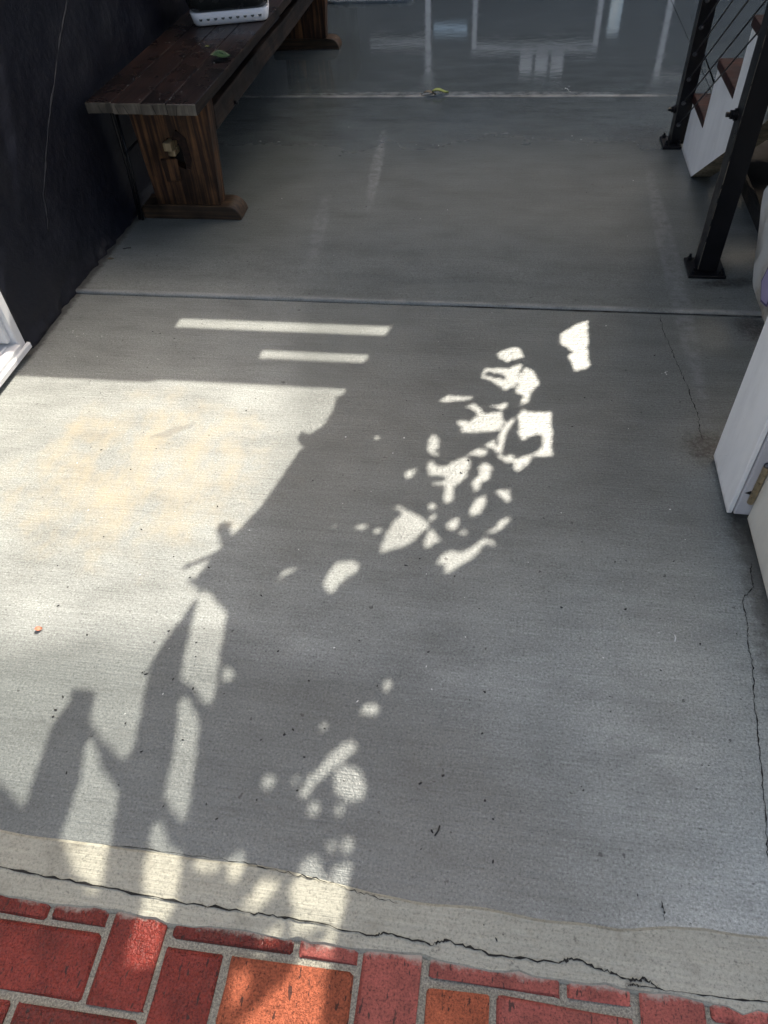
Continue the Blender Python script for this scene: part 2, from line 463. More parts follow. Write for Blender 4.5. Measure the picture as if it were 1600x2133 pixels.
M['bench_end'] = wood('grey_end_grain', (0.075, 0.065, 0.052), (0.15, 0.135, 0.11), 'z', 0.75, 45)
M['bench_side'] = wood('dark_plank_side', (0.013, 0.009, 0.008), (0.042, 0.027, 0.020), 'y', 0.6, 55, 0.3)
M['bench_leg'] = wood('brown_leg_board', (0.026, 0.011, 0.006), (0.14, 0.066, 0.028), 'z', 0.55, 50, 0.35)
M['bench_foot'] = wood('brown_foot_board', (0.032, 0.018, 0.010), (0.10, 0.058, 0.030), 'x', 0.5, 70)
M['pale_wood'] = wood('pale_wedge_wood', (0.30, 0.22, 0.12), (0.46, 0.36, 0.22), 'z', 0.6, 80)
M['hole'] = plain('hole_dark', (0.004, 0.003, 0.003), 0.9)
M['plastic_white'] = plain('white_plastic', (0.74, 0.76, 0.80), 0.32, var=0.04, scale=12, bump=0.03)
M['plastic_black'] = plain('black_glossy_vinyl', (0.020, 0.023, 0.024), 0.24, var=0.3, scale=9, bump=0.12, bdist=0.02)
M['steel_black'] = plain('black_powder_steel', (0.0045, 0.005, 0.007), 0.36, var=0.4, scale=18, bump=0.15, spec=0.28)
M['worn_edge'] = plain('worn_steel_edge', (0.13, 0.115, 0.095), 0.55, var=0.7, scale=60, bump=0.4)
M['cable'] = plain('steel_cable', (0.05, 0.052, 0.055), 0.4, metal=0.7, var=0.3, scale=90)
M['bolt'] = plain('dull_bolt_steel', (0.10, 0.10, 0.105), 0.33, metal=0.9, var=0.4, scale=80)
M['tread'] = wood('stained_tread', (0.026, 0.008, 0.007), (0.055, 0.017, 0.013), 'x', 0.55, 60, 0.25)
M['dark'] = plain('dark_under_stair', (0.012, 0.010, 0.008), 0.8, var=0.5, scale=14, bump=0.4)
M['curb'] = plain('black_curb', (0.006, 0.006, 0.006), 0.7, var=0.4)
M['brass'] = plain('tarnished_brass', (0.42, 0.34, 0.22), 0.35, metal=0.85, var=0.35, scale=70, bump=0.2)
M['rust'] = plain('bare_rust_chip', (0.015, 0.011, 0.009), 0.8, var=0.5)
M['leaf'] = plain('green_leaf', (0.016, 0.055, 0.016), 0.32, var=0.3, scale=60, bump=0.2)
M['leaf_yellow'] = plain('yellow_green_leaf', (0.17, 0.22, 0.04), 0.5, var=0.3, scale=60)
M['leaf_dry'] = plain('dry_leaf', (0.10, 0.085, 0.055), 0.6, var=0.5, scale=80)
M['leaf_orange'] = plain('orange_leaf_bit', (0.45, 0.14, 0.07), 0.6, var=0.3, scale=80)
M['chip_white'] = plain('white_paint_chip', (0.75, 0.75, 0.73), 0.5, var=0.05)
M['speck'] = plain('dark_speck', (0.012, 0.011, 0.012), 0.7)
M['droplet'] = plain('water_droplet', (0.45, 0.46, 0.48), 0.06, var=0.05)
M['metal_tray'] = plain('grey_metal_tray', (0.30, 0.34, 0.36), 0.25, metal=0.6, var=0.2, scale=12)
M['earth'] = plain('pale_bounce_ground', (0.36, 0.34, 0.31), 0.9, var=0.3, scale=3, bump=0.5)  # unseen ground made pale to bounce light
M['purple'] = plain('purple_print', (0.42, 0.36, 0.52), 0.5, var=0.1)
M['purple_line'] = plain('dark_purple_print', (0.12, 0.09, 0.18), 0.5, var=0.1)
M['siding'] = plain('slate_siding', (0.035, 0.042, 0.05), 0.6, var=0.15, scale=4)
M['trim'] = plain('white_house_trim', (0.80, 0.80, 0.80), 0.5, var=0.05)
M['glass'] = plain('house_glass', (0.55, 0.6, 0.62), 0.03, metal=1.0, var=0.02, bump=0.0)
M['roof'] = plain('grey_roof_shingle', (0.08, 0.08, 0.085), 0.8, var=0.3, scale=10)
M['deck'] = plain('pale_shade_board', (0.62, 0.62, 0.60), 0.6, var=0.08, scale=8)
M['vine_leaf'] = plain('vine_leaf', (0.045, 0.095, 0.025), 0.45, var=0.4, scale=12)
M['vine_stem'] = plain('vine_stem', (0.10, 0.07, 0.045), 0.8, var=0.3, scale=30)

# ------------------------------------------------------------------ ground, pavement, brick path
mesh('ground', [(-400, -400, -0.09), (400, -400, -0.09), (400, 400, -0.09), (-400, 400, -0.09)], [(0, 1, 2, 3)], M['earth'])['kind'] = 'structure'
pave = thing('pavement', 'grey broomed concrete pavement of three slabs running between the walls', 'pavement', (0, 3, 0))
pave['kind'] = 'structure'
def slab(prof, x0, x1, nm, mat):
    # prof: (y, z) along the top from near to far; closed below
    vs, fs = [], []
    nx = 2
    for x in (x0, x1):
        vs += [(x, y, z) for y, z in prof]
    n = len(prof)
    for i in range(n - 1):
        fs.append((i, n + i, n + i + 1, i + 1))
    return mesh(nm, vs, fs, mat, pave)
def nose(y, z0, r, side):
    # rounded lip; side -1: near edge (falls toward -y), +1: far edge
    a = [(y + side * (-r + r * math.sin(t)), z0 - r + r * math.cos(t)) for t in [i * math.pi / 2 / 5 for i in range(6)]]
    a.append((a[-1][0], -0.06))
    return list(reversed(a)) if side < 0 else a
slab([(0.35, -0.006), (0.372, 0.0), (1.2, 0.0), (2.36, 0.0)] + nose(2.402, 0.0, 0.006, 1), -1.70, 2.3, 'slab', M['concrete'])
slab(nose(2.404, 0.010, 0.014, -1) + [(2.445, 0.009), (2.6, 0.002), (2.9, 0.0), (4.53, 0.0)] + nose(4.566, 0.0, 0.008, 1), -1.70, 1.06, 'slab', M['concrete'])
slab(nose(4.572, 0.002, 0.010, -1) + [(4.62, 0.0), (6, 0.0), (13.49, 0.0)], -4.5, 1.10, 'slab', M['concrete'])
# the slab beyond the dark gap on the right
vs = [(1.135, 4.60, -0.002), (3.5, 4.60, -0.002), (3.5, 13.49, -0.002), (1.42, 13.49, -0.002)]
mesh('slab', vs, [(0, 1, 2, 3)], M['concrete'], pave)
mesh('slab_gap', [(1.098, 4.58, -0.022), (1.60, 4.58, -0.022), (1.9, 13.49, -0.022), (1.098, 13.49, -0.022)], [(0, 1, 2, 3)], M['curb'], pave)
mesh('slab', [(1.098, 4.575, 0.003), (1.118, 4.575, 0.003), (1.215, 7.0, 0.003), (1.10, 7.0, 0.003)], [(0, 1, 2, 3)], M['concrete'], pave)
# apron: sloping pale nose with a ragged foot
N = 160
vs, fs = [], []
for i in range(N + 1):
    x = -1.7 + 4.0 * i / N
    j1 = 0.006 * mnoise.noise((x * 9, 0, 0)) + 0.004 * mnoise.noise((x * 40, 3, 0))
    j2 = 0.010 * mnoise.noise((x * 7, 8, 0)) + 0.007 * mnoise.noise((x * 35, 5, 0))
    far = 0.4 + (-0.02 if -0.3 < x < 0.45 else 0) * min(1, (x + 0.3) / 0.15 if x < 0 else (0.45 - x) / 0.15) + j1
    vs += [(x, far + 0.012, -0.004), (x, far, 0.0035), (x, 0.345, -0.002), (x, 0.296 + j2, -0.012), (x, 0.291 + j2, -0.022)]
for i in range(N):
    for k in range(4):
        a = i * 5 + k
        fs.append((a, a + 1, a + 6, a + 5))
mesh('apron', vs, fs, M['apron'], pave)
def ribbon(name, pts, wid, z, mat, parent, jag=0.004, sub=10, seed=0):
    rnd = random.Random(seed)
    P = []
    for i in range(len(pts) - 1):
        for k in range(sub):
            t = k / sub
            P.append((pts[i][0] * (1 - t) + pts[i + 1][0] * t + rnd.uniform(-jag, jag) * 0.6, pts[i][1] * (1 - t) + pts[i + 1][1] * t + rnd.uniform(-jag, jag)))
    P.append(pts[-1])
    vs, fs = [], []
    for i, p in enumerate(P):
        q0, q1 = P[max(i - 1, 0)], P[min(i + 1, len(P) - 1)]
        dx, dy = q1[0] - q0[0], q1[1] - q0[1]
        l = math.hypot(dx, dy) or 1
        ww = wid * rnd.choice((0.4, 0.6, 0.8, 1.0, 1.0, 1.3, 2.0)) * (0.3 + 0.7 * min(1, min(i, len(P) - 1 - i) / 4)) / 2
        zz = z(p) if callable(z) else z
        vs += [(p[0] - dy / l * ww, p[1] + dx / l * ww, zz), (p[0] + dy / l * ww, p[1] - dx / l * ww, zz)]
    for i in range(len(P) - 1):
        fs.append((2 * i, 2 * i + 1, 2 * i + 3, 2 * i + 2))
    return mesh(name, vs, fs, mat, parent)
def apron_z(p):
    y = p[1]
    return (0.0035 + (y - 0.4) * 0.1 if y > 0.345 else -0.002 - (0.345 - y) * 0.204) + 0.0025
ribbon('crack', [(-1.1, 0.345), (-0.887, 0.341), (-0.707, 0.333), (-0.524, 0.326), (-0.373, 0.325), (-0.29, 0.326), (-0.136, 0.318), (-0.119, 0.324), (-0.035, 0.317), (-0.005, 0.327), (0.072, 0.316), (0.19, 0.317), (0.215, 0.328), (0.272, 0.317), (0.316, 0.308), (0.34, 0.313), (0.363, 0.304)], 0.0026, apron_z, M['crack'], pave, 0.0024, 11, 1)
ribbon('crack', [(0.311, 0.300), (0.323, 0.303), (0.334, 0.301), (0.422, 0.301), (0.539, 0.306), (0.8, 0.31)], 0.0020, apron_z, M['crack'], pave, 0.0015, 9, 2)
ribbon('crack', [(0.586, 2.396), (0.583, 2.3), (0.60, 2.178), (0.607, 2.1), (0.625, 1.997), (0.63, 1.92), (0.639, 1.832), (0.634, 1.78), (0.637, 1.722)], 0.0016, 0.0016, M['crack'], pave, 0.005, 9, 3)
ribbon('crack', [(0.69, 1.27), (0.681, 1.241), (0.678, 1.19), (0.645, 1.149), (0.646, 1.08), (0.636, 1.024), (0.636, 0.96), (0.624, 0.887), (0.615, 0.80), (0.607, 0.721), (0.598, 0.64), (0.59, 0.576), (0.58, 0.5)], 0.0017, 0.0016, M['crack'], pave, 0.003, 9, 4)
ribbon('crack', [(0.38, 0.405), (0.382, 0.425), (0.379, 0.44)], 0.0022, 0.005, M['crack'], pave, 0.002, 6, 5)
ribbon('crack', [(-0.7, 0.405), (-0.45, 0.408), (-0.36, 0.404), (-0.25, 0.395), (-0.17, 0.383), (-0.10, 0.374)], 0.0013, 0.0055, M['crack'], pave, 0.003, 12, 6)
ribbon('joint_shadow', [(-0.2, 2.4035), (0.3, 2.4035), (0.6, 2.4035), (0.95, 2.4035)], 0.007, 0.001, M['crack'], pave, 0.0008, 12, 8)

path = thing('brick_path', 'red brick path laid in herringbone with grey mortar before the concrete', 'path', (0, 0, 0))
path['kind'] = 'structure'
mesh('mortar', [(-3, -3, -0.0235), (3, -3, -0.0235), (3, 0.33, -0.0235), (-3, 0.33, -0.0235)], [(0, 1, 2, 3)], M['mortar'], path)
U = 0.1202
X0, Y0 = -0.8785, 0.262            # column 0 left edge, lower edge of row 0
def brick_mesh(w_, h_, seed):
    bm = bmesh.new()
    bm_box(bm, -w_ / 2, w_ / 2, -h_ / 2, h_ / 2, -0.035, 0.0, 0.006, 2)
    rnd = random.Random(seed)
    for v in bm.verts:
        v.co.x += rnd.uniform(-0.0024, 0.0024); v.co.y += rnd.uniform(-0.0024, 0.0024)
        if v.co.z > -0.01: v.co.z += rnd.uniform(-0.0008, 0.0008)
    bmesh.ops.recalc_face_normals(bm, faces=bm.faces)
    me = bpy.data.meshes.new('brick'); bm.to_mesh(me); bm.free()
    return me
JT = 0.013
HM = {mt: [brick_mesh(2 * U - JT, U - JT, k) for k in range(4)] for mt in ('brick_wet', 'brick_dry', 'brick_orange')}
VM = {mt: [brick_mesh(U - JT, 2 * U - JT, k + 9) for k in range(4)] for mt in HM}
for d in (HM, VM):
    for mt, l in d.items():
        for me in l: me.materials.append(M[mt])
ORANGE = {('H', 4, 1), ('V', 7, 1)}
def put_brick(kind, i, j):
    # j: row of the brick's upper cell, rows count downward (toward the photographer); row 0 lies at Y0..Y0+U
    yt = Y0 + U - j * U
    if kind == 'H':
        c = (X0 + (i + 1) * U, yt - U / 2)
    else:
        c = (X0 + (i + 0.5) * U, yt - U)
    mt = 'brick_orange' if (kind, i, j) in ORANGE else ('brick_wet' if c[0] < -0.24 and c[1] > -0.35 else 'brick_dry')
    me = random.choice((HM if kind == 'H' else VM)[mt])
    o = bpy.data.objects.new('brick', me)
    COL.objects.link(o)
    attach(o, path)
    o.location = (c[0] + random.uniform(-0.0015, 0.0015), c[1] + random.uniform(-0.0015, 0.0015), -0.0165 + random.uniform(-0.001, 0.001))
    o.rotation_euler = (random.uniform(-0.004, 0.004), random.uniform(-0.004, 0.004), random.uniform(-0.008, 0.008))
for j in range(-1, 8):
    for i in range(-7, 17):
        ph = (i - (j - 1)) % 4
        if ph == 0: put_brick('H', i, j)
        elif ph == 3: put_brick('V', i, j)      # upper half of a standing brick

# ------------------------------------------------------------------ black plaster wall on the left
WALL_H = 1.15
wall = thing('plaster_wall', 'black rough plaster wall with pale scratches behind the wooden bench', 'wall', (-1.75, 4.5, 0))
bm = bmesh.new()
ny, nz_ = 150, 70
y0, y1, zt = 2.03, 9.0, WALL_H
grid = []
for i in range(ny + 1):
    row = []
    for k in range(nz_ + 1):
        ty = i / ny
        y = y0 + (y1 - y0) * ty ** 1.6
        z = -0.05 + (zt + 0.05) * (k / nz_) ** 1.3
        p = Vector((0, y, z))
        d = 0.012 * mnoise.noise(p * 1.7) + 0.007 * mnoise.noise(p * 5.0 + Vector((4, 0, 0))) + 0.003 * mnoise.noise(p * 18)
        foot = 0.018 * max(0, 1 - z / 0.06) * (0.6 + mnoise.noise(p * 22))
        row.append(bm.verts.new((-1.660 + d + foot, y, z)))
    grid.append(row)
for i in range(ny):
    for k in range(nz_):
        bm.faces.new((grid[i][k], grid[i + 1][k], grid[i + 1][k + 1], grid[i][k + 1]))
back = [[bm.verts.new((-1.86, y, z)) for z in (-0.05, zt)] for y in (y0, y1)]
bm.faces.new((back[0][0], back[0][1], back[1][1], back[1][0]))
bm.faces.new([back[0][1]] + [grid[i][-1] for i in range(ny + 1)] + [back[1][1]])
bm.faces.new([back[0][0], back[0][1]] + [grid[0][k] for k in range(nz_, -1, -1)])
o = from_bm('wall_face', bm, M['black_wall'], wall, True)
# pale rubbed seam and rubbed end strip
def wall_x(y, z):
    p = Vector((0, y, z))
    return -1.660 + 0.012 * mnoise.noise(p * 1.7) + 0.007 * mnoise.noise(p * 5.0 + Vector((4, 0, 0))) + 0.003 * mnoise.noise(p * 18)
sp = [(3.073, 0.828), (2.93, 0.735), (2.787, 0.64), (2.70, 0.585), (2.662, 0.552), (2.56, 0.46), (2.474, 0.372), (2.44, 0.30), (2.408, 0.24)]
P = []
for i in range(len(sp) - 1):
    for k in range(4):
        t = k / 4
        P.append((sp[i][0] * (1 - t) + sp[i + 1][0] * t + random.uniform(-0.005, 0.005), sp[i][1] * (1 - t) + sp[i + 1][1] * t))
bm = bmesh.new()
rr_ = [0.010 * random.choice((0.35, 0.5, 0.8, 1.1, 1.4)) for _ in P]
bm_tube(bm, [(wall_x(y, z) - q * 0.72, y + random.uniform(-0.004, 0.004), z) for (y, z), q in zip(P, rr_)], rr_, 8)
from_bm('plaster_seam', bm, M['black_ridge'], wall, True)
box('end_strip', -1.84, -1.672, 2.012, 2.031, -0.02, zt - 0.01, M['reveal'], wall, 0.004, 1, 0.004, 6)

# ------------------------------------------------------------------ white framed door on the left
dr = thing('side_door', 'white framed door with cream panel set beside the black wall', 'door', (-1.75, 1.6, 0))
box('jamb', -1.80, -1.652, 1.968, 2.010, 0.03, 2.27, M['white_frame'], dr, 0.004)
box('jamb_bead', -1.80, -1.668, 1.944, 1.9675, 0.075, 2.27, M['white_frame'], dr, 0.004)
box('jamb', -1.80, -1.652, 0.95, 0.992, 0.03, 2.27, M['white_frame'], dr, 0.004)
box('sill', -1.80, -1.640, 0.993, 1.967, 0.030, 0.062, M['white_frame'], dr, 0.005, 2)
box('sill_lip', -1.645, -1.630, 0.96, 2.008, 0.022, 0.046, M['white_frame'], dr, 0.004)
box('sill_track', -1.715, -1.704, 0.993, 1.943, 0.0625, 0.070, M['white_frame'], dr, 0.002)
box('sill_track', -1.686, -1.678, 0.993, 1.943, 0.0625, 0.068, M['white_frame'], dr, 0.002)
box('sill_gap_dark', -1.80, -1.668, 0.95, 2.010, -0.06, 0.029, M['curb'], dr)  # black fill standing in for the shaded gap under the sill
box('door_panel', -1.790, -1.745, 0.993, 1.943, 0.066, 2.20, M['cream'], dr, 0.004)
box('panel_moulding', -1.7445, -1.735, 1.86, 1.885, 0.12, 1.9, M['cream'], dr, 0.004)
box('panel_moulding', -1.7445, -1.735, 1.05, 1.859, 0.12, 0.145, M['cream'], dr, 0.004)
box('header', -1.84, -1.66, 0.95, 2.010, 2.2705, 2.30, M['white_frame'], dr, 0.004)
# wall piece behind the photographer's left, white
wl = thing('garden_wall', 'low white painted garden wall running on from the white framed door', 'wall', (-1.8, -1, 0))
box('wall_face', -1.95, -1.69, -5.0, 0.949, -0.05, 0.95, M['white_wall'], wl)

# ------------------------------------------------------------------ bench
bench = thing('bench', 'dark weathered wooden trestle bench standing against the black wall', 'bench', (-1.4, 4.3, 0))
xs_ = [-1.622, -1.512, -1.392, -1.286, -1.166]
for k in range(4):
    x0, x1 = xs_[k] + 0.0012, xs_[k + 1] - 0.0012
    bm = bmesh.new()
    ye = 2.872 - 0.006 * k + random.uniform(-0.004, 0.004)
    bm_box(bm, x0, x1, ye, 5.78, 0.500, 0.540, 0.004, 2)
    bmesh.ops.bisect_plane(bm, geom=bm.verts[:] + bm.edges[:] + bm.faces[:], plane_co=(0, ye + 0.004, 0), plane_no=(0, 1, 0))
    for v in bm.verts:
        v.co += mnoise.noise_vector(Vector((v.co.x * 30, v.co.y * 3, v.co.z * 30))) * 0.0022
    pl = from_bm('seat_plank', bm, M['bench_top'], bench)
    pl.data.materials.append(M['bench_end']); pl.data.materials.append(M['bench_side'])
    for p in pl.data.polygons:
        if p.normal.y < -0.6: p.material_index = 1
        elif abs(p.normal.x) > 0.6: p.material_index = 2
# cracks in the end grain, and a warm scraped front edge on the outer plank
for cx, cz, tl in ((-1.545, 0.52, 0.4), (-1.478, 0.522, 0.35), (-1.44, 0.52, 0.5), (-1.33, 0.525, 0.3), (-1.25, 0.522, -0.3)):
    mesh('end_crack', [(cx - 0.001, 2.852, 0.501), (cx + 0.0012, 2.852, 0.501), (cx + 0.0012 - tl * 0.03, 2.852, 0.537), (cx - 0.001 - tl * 0.03, 2.852, 0.537)], [(0, 1, 2, 3)], M['crack'], bench)
def leg(yf, name='leg'):
    yb = yf + 0.075
    bm = bmesh.new()
    # board with a through slot: ring of faces round the slot
    out = [(-1.522, 0.062), (-1.232, 0.062), (-1.199, 0.5), (-1.546, 0.5)]
    hole = [(-1.412, 0.245), (-1.352, 0.215), (-1.346, 0.30), (-1.365, 0.345), (-1.408, 0.345)]
    rows_f = [bm.verts.new((x, yf, z)) for x, z in out]; rows_b = [bm.verts.new((x, yb, z)) for x, z in out]
    hf = [bm.verts.new((x, yf, z)) for x, z in hole]; hb = [bm.verts.new((x, yf + 0.05, z)) for x, z in hole]
    def cap(o_, h_):
        bm.faces.new((o_[0], o_[1], h_[1], h_[0]))
        bm.faces.new((o_[1], o_[2], h_[2], h_[1]))
        bm.faces.new((o_[2], h_[3], h_[2]))
        bm.faces.new((o_[2], o_[3], h_[4], h_[3]))
        bm.faces.new((o_[3], o_[0], h_[0], h_[4]))
    cap(rows_f, hf)
    bm.faces.new(list(reversed(rows_b)))
    for i in range(4): bm.faces.new((rows_f[i], rows_b[i], rows_b[(i + 1) % 4], rows_f[(i + 1) % 4]))
    for i in range(5): bm.faces.new((hf[i], hf[(i + 1) % 5], hb[(i + 1) % 5], hb[i]))
    bm.faces.new(hb)
    L = from_bm(name, bm, M['bench_leg'], bench)
    box('slot_back', -1.42, -1.34, yf + 0.044, yf + 0.049, 0.215, 0.345, M['hole'], L)
    box('wedge', -1.418, -1.383, yf - 0.030, yf + 0.05, 0.300, 0.334, M['pale_wood'], L, 0.005, 2)
    box('wedge', -1.412, -1.380, yf - 0.010, yf + 0.05, 0.272, 0.299, M['pale_wood'], L, 0.003)
    prism('tenon', [(-1.455, 0.262), (-1.378, 0.262), (-1.385, 0.17), (-1.45, 0.165)], 'y', yf - 0.012, yf + 0.0, M['bench_leg'], L, 0.004)
    prism('knot_bark', [(-1.385, 0.335), (-1.355, 0.38), (-1.32, 0.345), (-1.315, 0.26), (-1.33, 0.215), (-1.347, 0.22), (-1.345, 0.3), (-1.36, 0.34)], 'y', yf - 0.006, yf + 0.0, M['bench_top'], L, 0.002)
    # foot: low board with a rounded toe
    arc = [(-1.205 + 0.06 * math.sin(t), 0.002 + 0.06 * math.cos(t) * 1.0) for t in [i * math.pi / 2 / 7 for i in range(8)]]
    poly = [(-1.602, 0.0)] + [(-1.602, 0.050), (-1.59, 0.062)] + arc + [(-1.148, 0.0)]
    prism('foot', poly, 'y', yf - 0.012, yf + 0.105, M['bench_foot'], L, 0.003, 1)
    return L
leg(3.052)
leg(5.47)
bm = bmesh.new()
bm_box(bm, -1.240, -1.206, 3.128, 5.469, 0.350, 0.438, 0.006, 2)
bmesh.ops.subdivide_edges(bm, edges=[e for e in bm.edges if e.calc_length() > 1], cuts=16)
for v in bm.verts:
    v.co += mnoise.noise_vector(v.co * 4) * 0.005
from_bm('stretcher', bm, M['bench_side'], bench)
tube('bolt', [(-1.206, 3.40, 0.365), (-1.19, 3.40, 0.365)], 0.009, M['steel_black'], bench)

# folded black metal stand between bench and wall
st = thing('folding_stand', 'thin black metal folding stand leaning between bench and black wall', 'stand', (-1.62, 3.2, 0))
tube('frame_tube', [(-1.615, 3.02, 0.005), (-1.617, 3.05, 0.2), (-1.62, 3.06, 0.44), (-1.622, 3.07, 0.47)], 0.007, M['steel_black'], st)
tube('frame_tube', [(-1.600, 3.015, 0.005), (-1.600, 3.05, 0.2), (-1.605, 3.07, 0.45)], 0.006, M['steel_black'], st)
tube('cross_bar', [(-1.600, 3.04, 0.285), (-1.59, 3.3, 0.290), (-1.59, 3.5, 0.295)], 0.006, M['steel_black'], st)
tube('frame_tube', [(-1.59, 3.5, 0.005), (-1.59, 3.5, 0.46)], 0.007, M['steel_black'], st)

# ------------------------------------------------------------------ white perforated crate with black tub, on the bench
cr = thing('storage_bin', 'white perforated plastic bin holding a glossy black tub on the bench', 'bin', (-1.31, 4.05, 0.5405))
CA = 0.30                                       # turned a little
cc = Vector((-1.362, 4.030, 0.5405))
Rz = Matrix.Rotation(0.27, 3, 'Z')
def rrect(hx, hy, r, n=6):
    pts = []
    for cx, cy, a0 in ((hx - r, hy - r, 0), (-hx + r, hy - r, math.pi / 2), (-hx + r, -hy + r, math.pi), (hx - r, -hy + r, 3 * math.pi / 2)):
        for i in range(n + 1):
            a = a0 + math.pi / 2 * i / n
            pts.append((cx + r * math.cos(a), cy + r * math.sin(a)))
    return pts
def lofted(name, levels, mat, parent, cap_bottom=True, cap_top=False):
    bm = bmesh.new()
    rings = []
    for hx, hy, r, z in levels:
        rings.append([bm.verts.new(cc + Rz @ Vector((x, y, 0)) + Vector((0, 0, z))) for x, y in rrect(hx, hy, r)])
    for a, b in zip(rings, rings[1:]):
        n = len(a)
        for i in range(n): bm.faces.new((a[i], a[(i + 1) % n], b[(i + 1) % n], b[i]))
    if cap_bottom: bm.faces.new(list(reversed(rings[0])))
    if cap_top: bm.faces.new(rings[-1])
    return from_bm(name, bm, mat, parent, True)
base = lofted('base', [(0.160, 0.135, 0.03, 0.0), (0.170, 0.145, 0.035, 0.003), (0.176, 0.150, 0.038, 0.012), (0.186, 0.160, 0.04, 0.056), (0.182, 0.156, 0.04, 0.057)], M['plastic_white'], cr, True, True)
lofted('tub', [(0.172, 0.150, 0.05, 0.0575), (0.182, 0.160, 0.055, 0.066), (0.194, 0.172, 0.06, 0.10), (0.204, 0.182, 0.065, 0.155), (0.205, 0.19, 0.065, 0.165), (0.212, 0.197, 0.065, 0.18), (0.216, 0.20, 0.065, 0.26), (0.18, 0.17, 0.06, 0.28)], M['plastic_black'], cr, True, True)
for k in range(9):
    x = -0.138 + 0.0345 * k
    z = 0.031
    hy = 0.150 + 0.010 * (z - 0.012) / 0.044
    c = cc + Rz @ Vector((x, -hy - 0.0006, 0)) + Vector((0, 0, z))
    bm = bmesh.new()
    bmesh.ops.create_circle(bm, cap_ends=True, segments=14, radius=0.0082)
    o = from_bm('vent_hole', bm, M['plastic_black'], base)
    o.matrix_world = Matrix.Translation(c) @ Rz.to_4x4() @ Matrix.Rotation(math.radians(77), 4, 'X')
for k in range(3):
    c = cc + Rz @ Vector((0.160 + 0.018 + 0.0032, -0.10 + 0.07 * k, 0)) + Vector((0, 0, 0.031))
    bm = bmesh.new()
    bmesh.ops.create_circle(bm, cap_ends=True, segments=14, radius=0.0082)
    o = from_bm('vent_hole', bm, M['plastic_black'], base)
    o.matrix_world = Matrix.Translation(c) @ Rz.to_4x4() @ Matrix.Rotation(math.radians(77), 4, 'Y')

# ------------------------------------------------------------------ leaves and litter
def leaf_obj(name, c, length, width, ang, mat, label, cat, curl=0.006, z=0.0):
    vs, fs = [], []
    n = 8
    for i in range(n + 1):
        t = i / n
        wv = width / 2 * math.sin(math.pi * min(1, t * 0.97 + 0.015)) ** 0.8
        x = (t - 0.5) * length
        zc = curl * (0.3 + math.sin(t * 5 + ang) * 0.5 + 0.5)
        vs += [(x, -wv, zc + curl * 0.6), (x, 0, zc), (x, wv, zc + curl * 0.6)]
    for i in range(n):
        a = i * 3
        fs += [(a, a + 3, a + 4, a + 1), (a + 1, a + 4, a + 5, a + 2)]
    ca, sa = math.cos(ang), math.sin(ang)
    vs = [(x * ca - y * sa, x * sa + y * ca, q) for x, y, q in vs]
    o = mesh(name, vs, fs, mat, None, True)
    o.location = (c[0], c[1], z + 0.001)
    return tag(o, label, cat)
leaf_obj('leaf', (-1.222, 3.378), 0.082, 0.088, 0.15, M['leaf'], 'round dark green leaf lying wet on the bench seat', 'leaf', 0.012, 0.541)
leaf_obj('leaf', (-1.335, 3.545), 0.022, 0.012, 0.5, M['leaf_yellow'], 'tiny yellow green leaf scrap on the bench by the bin', 'leaf', 0.002, 0.541)
leaf_obj('leaf', (-0.395, 4.600), 0.095, 0.045, 0.15, M['leaf_yellow'], 'curled yellow green leaf on the far floor joint', 'leaf', 0.016, 0.002)
leaf_obj('leaf', (-0.455, 4.588), 0.075, 0.03, -0.2, M['leaf_dry'], 'shrivelled brown leaf beside the curled green leaf on the joint', 'leaf', 0.012, 0.002)
tube('leaf_stalk', [(-0.512, 4.594, 0.012), (-0.495, 4.584, 0.004), (-0.475, 4.582, 0.006), (-0.44, 4.59, 0.01)], 0.0018, M['leaf_dry'], None, 5)
tag(bpy.data.objects['leaf_stalk'], 'thin curved brown leaf stalk lying on the far joint', 'stalk')
leaf_obj('leaf', floor_pt((82, 1312)), 0.018, 0.014, 0.4, M['leaf_orange'], 'small orange leaf scrap on the sunlit concrete', 'leaf', 0.004)
leaf_obj('leaf', floor_pt((231, 541)), 0.03, 0.018, 0.3, M['leaf_dry'], 'small brown leaf scrap at the foot of the black wall', 'leaf', 0.003)
# scattered specks, nobody could count them
def litter(name, pts, zf, size, mat, label, cat, stretch=1.6):
    vs, fs = [], []
    for (x, y) in pts:
        a = random.uniform(0, math.pi)
        s = size * random.uniform(0.5, 1.5)
        st_ = random.uniform(1, stretch)
        b = len(vs)
        for k in range(5):
            t = 2 * math.pi * k / 5 + random.uniform(-0.3, 0.3)
            px, py = s * st_ * math.cos(t), s / st_ * math.sin(t)
            vs.append((x + px * math.cos(a) - py * math.sin(a), y + px * math.sin(a) + py * math.cos(a), zf + 0.0012))
        vs.append((x, y, zf + 0.0012 + s * 0.6))
        fs += [(b + k, b + (k + 1) % 5, b + 5) for k in range(5)]
    o = mesh(name, vs, fs, mat)
    return tag(o, label, cat, kind='stuff')
spk = [floor_pt((random.uniform(60, 1540), random.uniform(230, 1720))) for _ in range(190)]
spk = [p for p in spk if -1.55 < p[0] < 0.62]
spk += [floor_pt(p) for p in [(1215, 1647), (1328, 1865), (1027, 1795), (877, 1769), (1008, 1927), (1048, 1947), (1034, 1957), (1363, 741), (295, 1103), (430, 1675), (900, 1732)]]
litter('litter_specks', spk, 0.0, 0.0024, M['speck'], 'dark specks of litter scattered over the concrete', 'litter')
wh = [floor_pt((random.uniform(100, 1500), random.uniform(150, 1500))) for _ in range(70)] + [floor_pt((random.gauss(1180, 6), random.gauss(187, 3))) for _ in range(9)] + [floor_pt((random.gauss(1383, 5), random.gauss(777, 2))) for _ in range(5)]
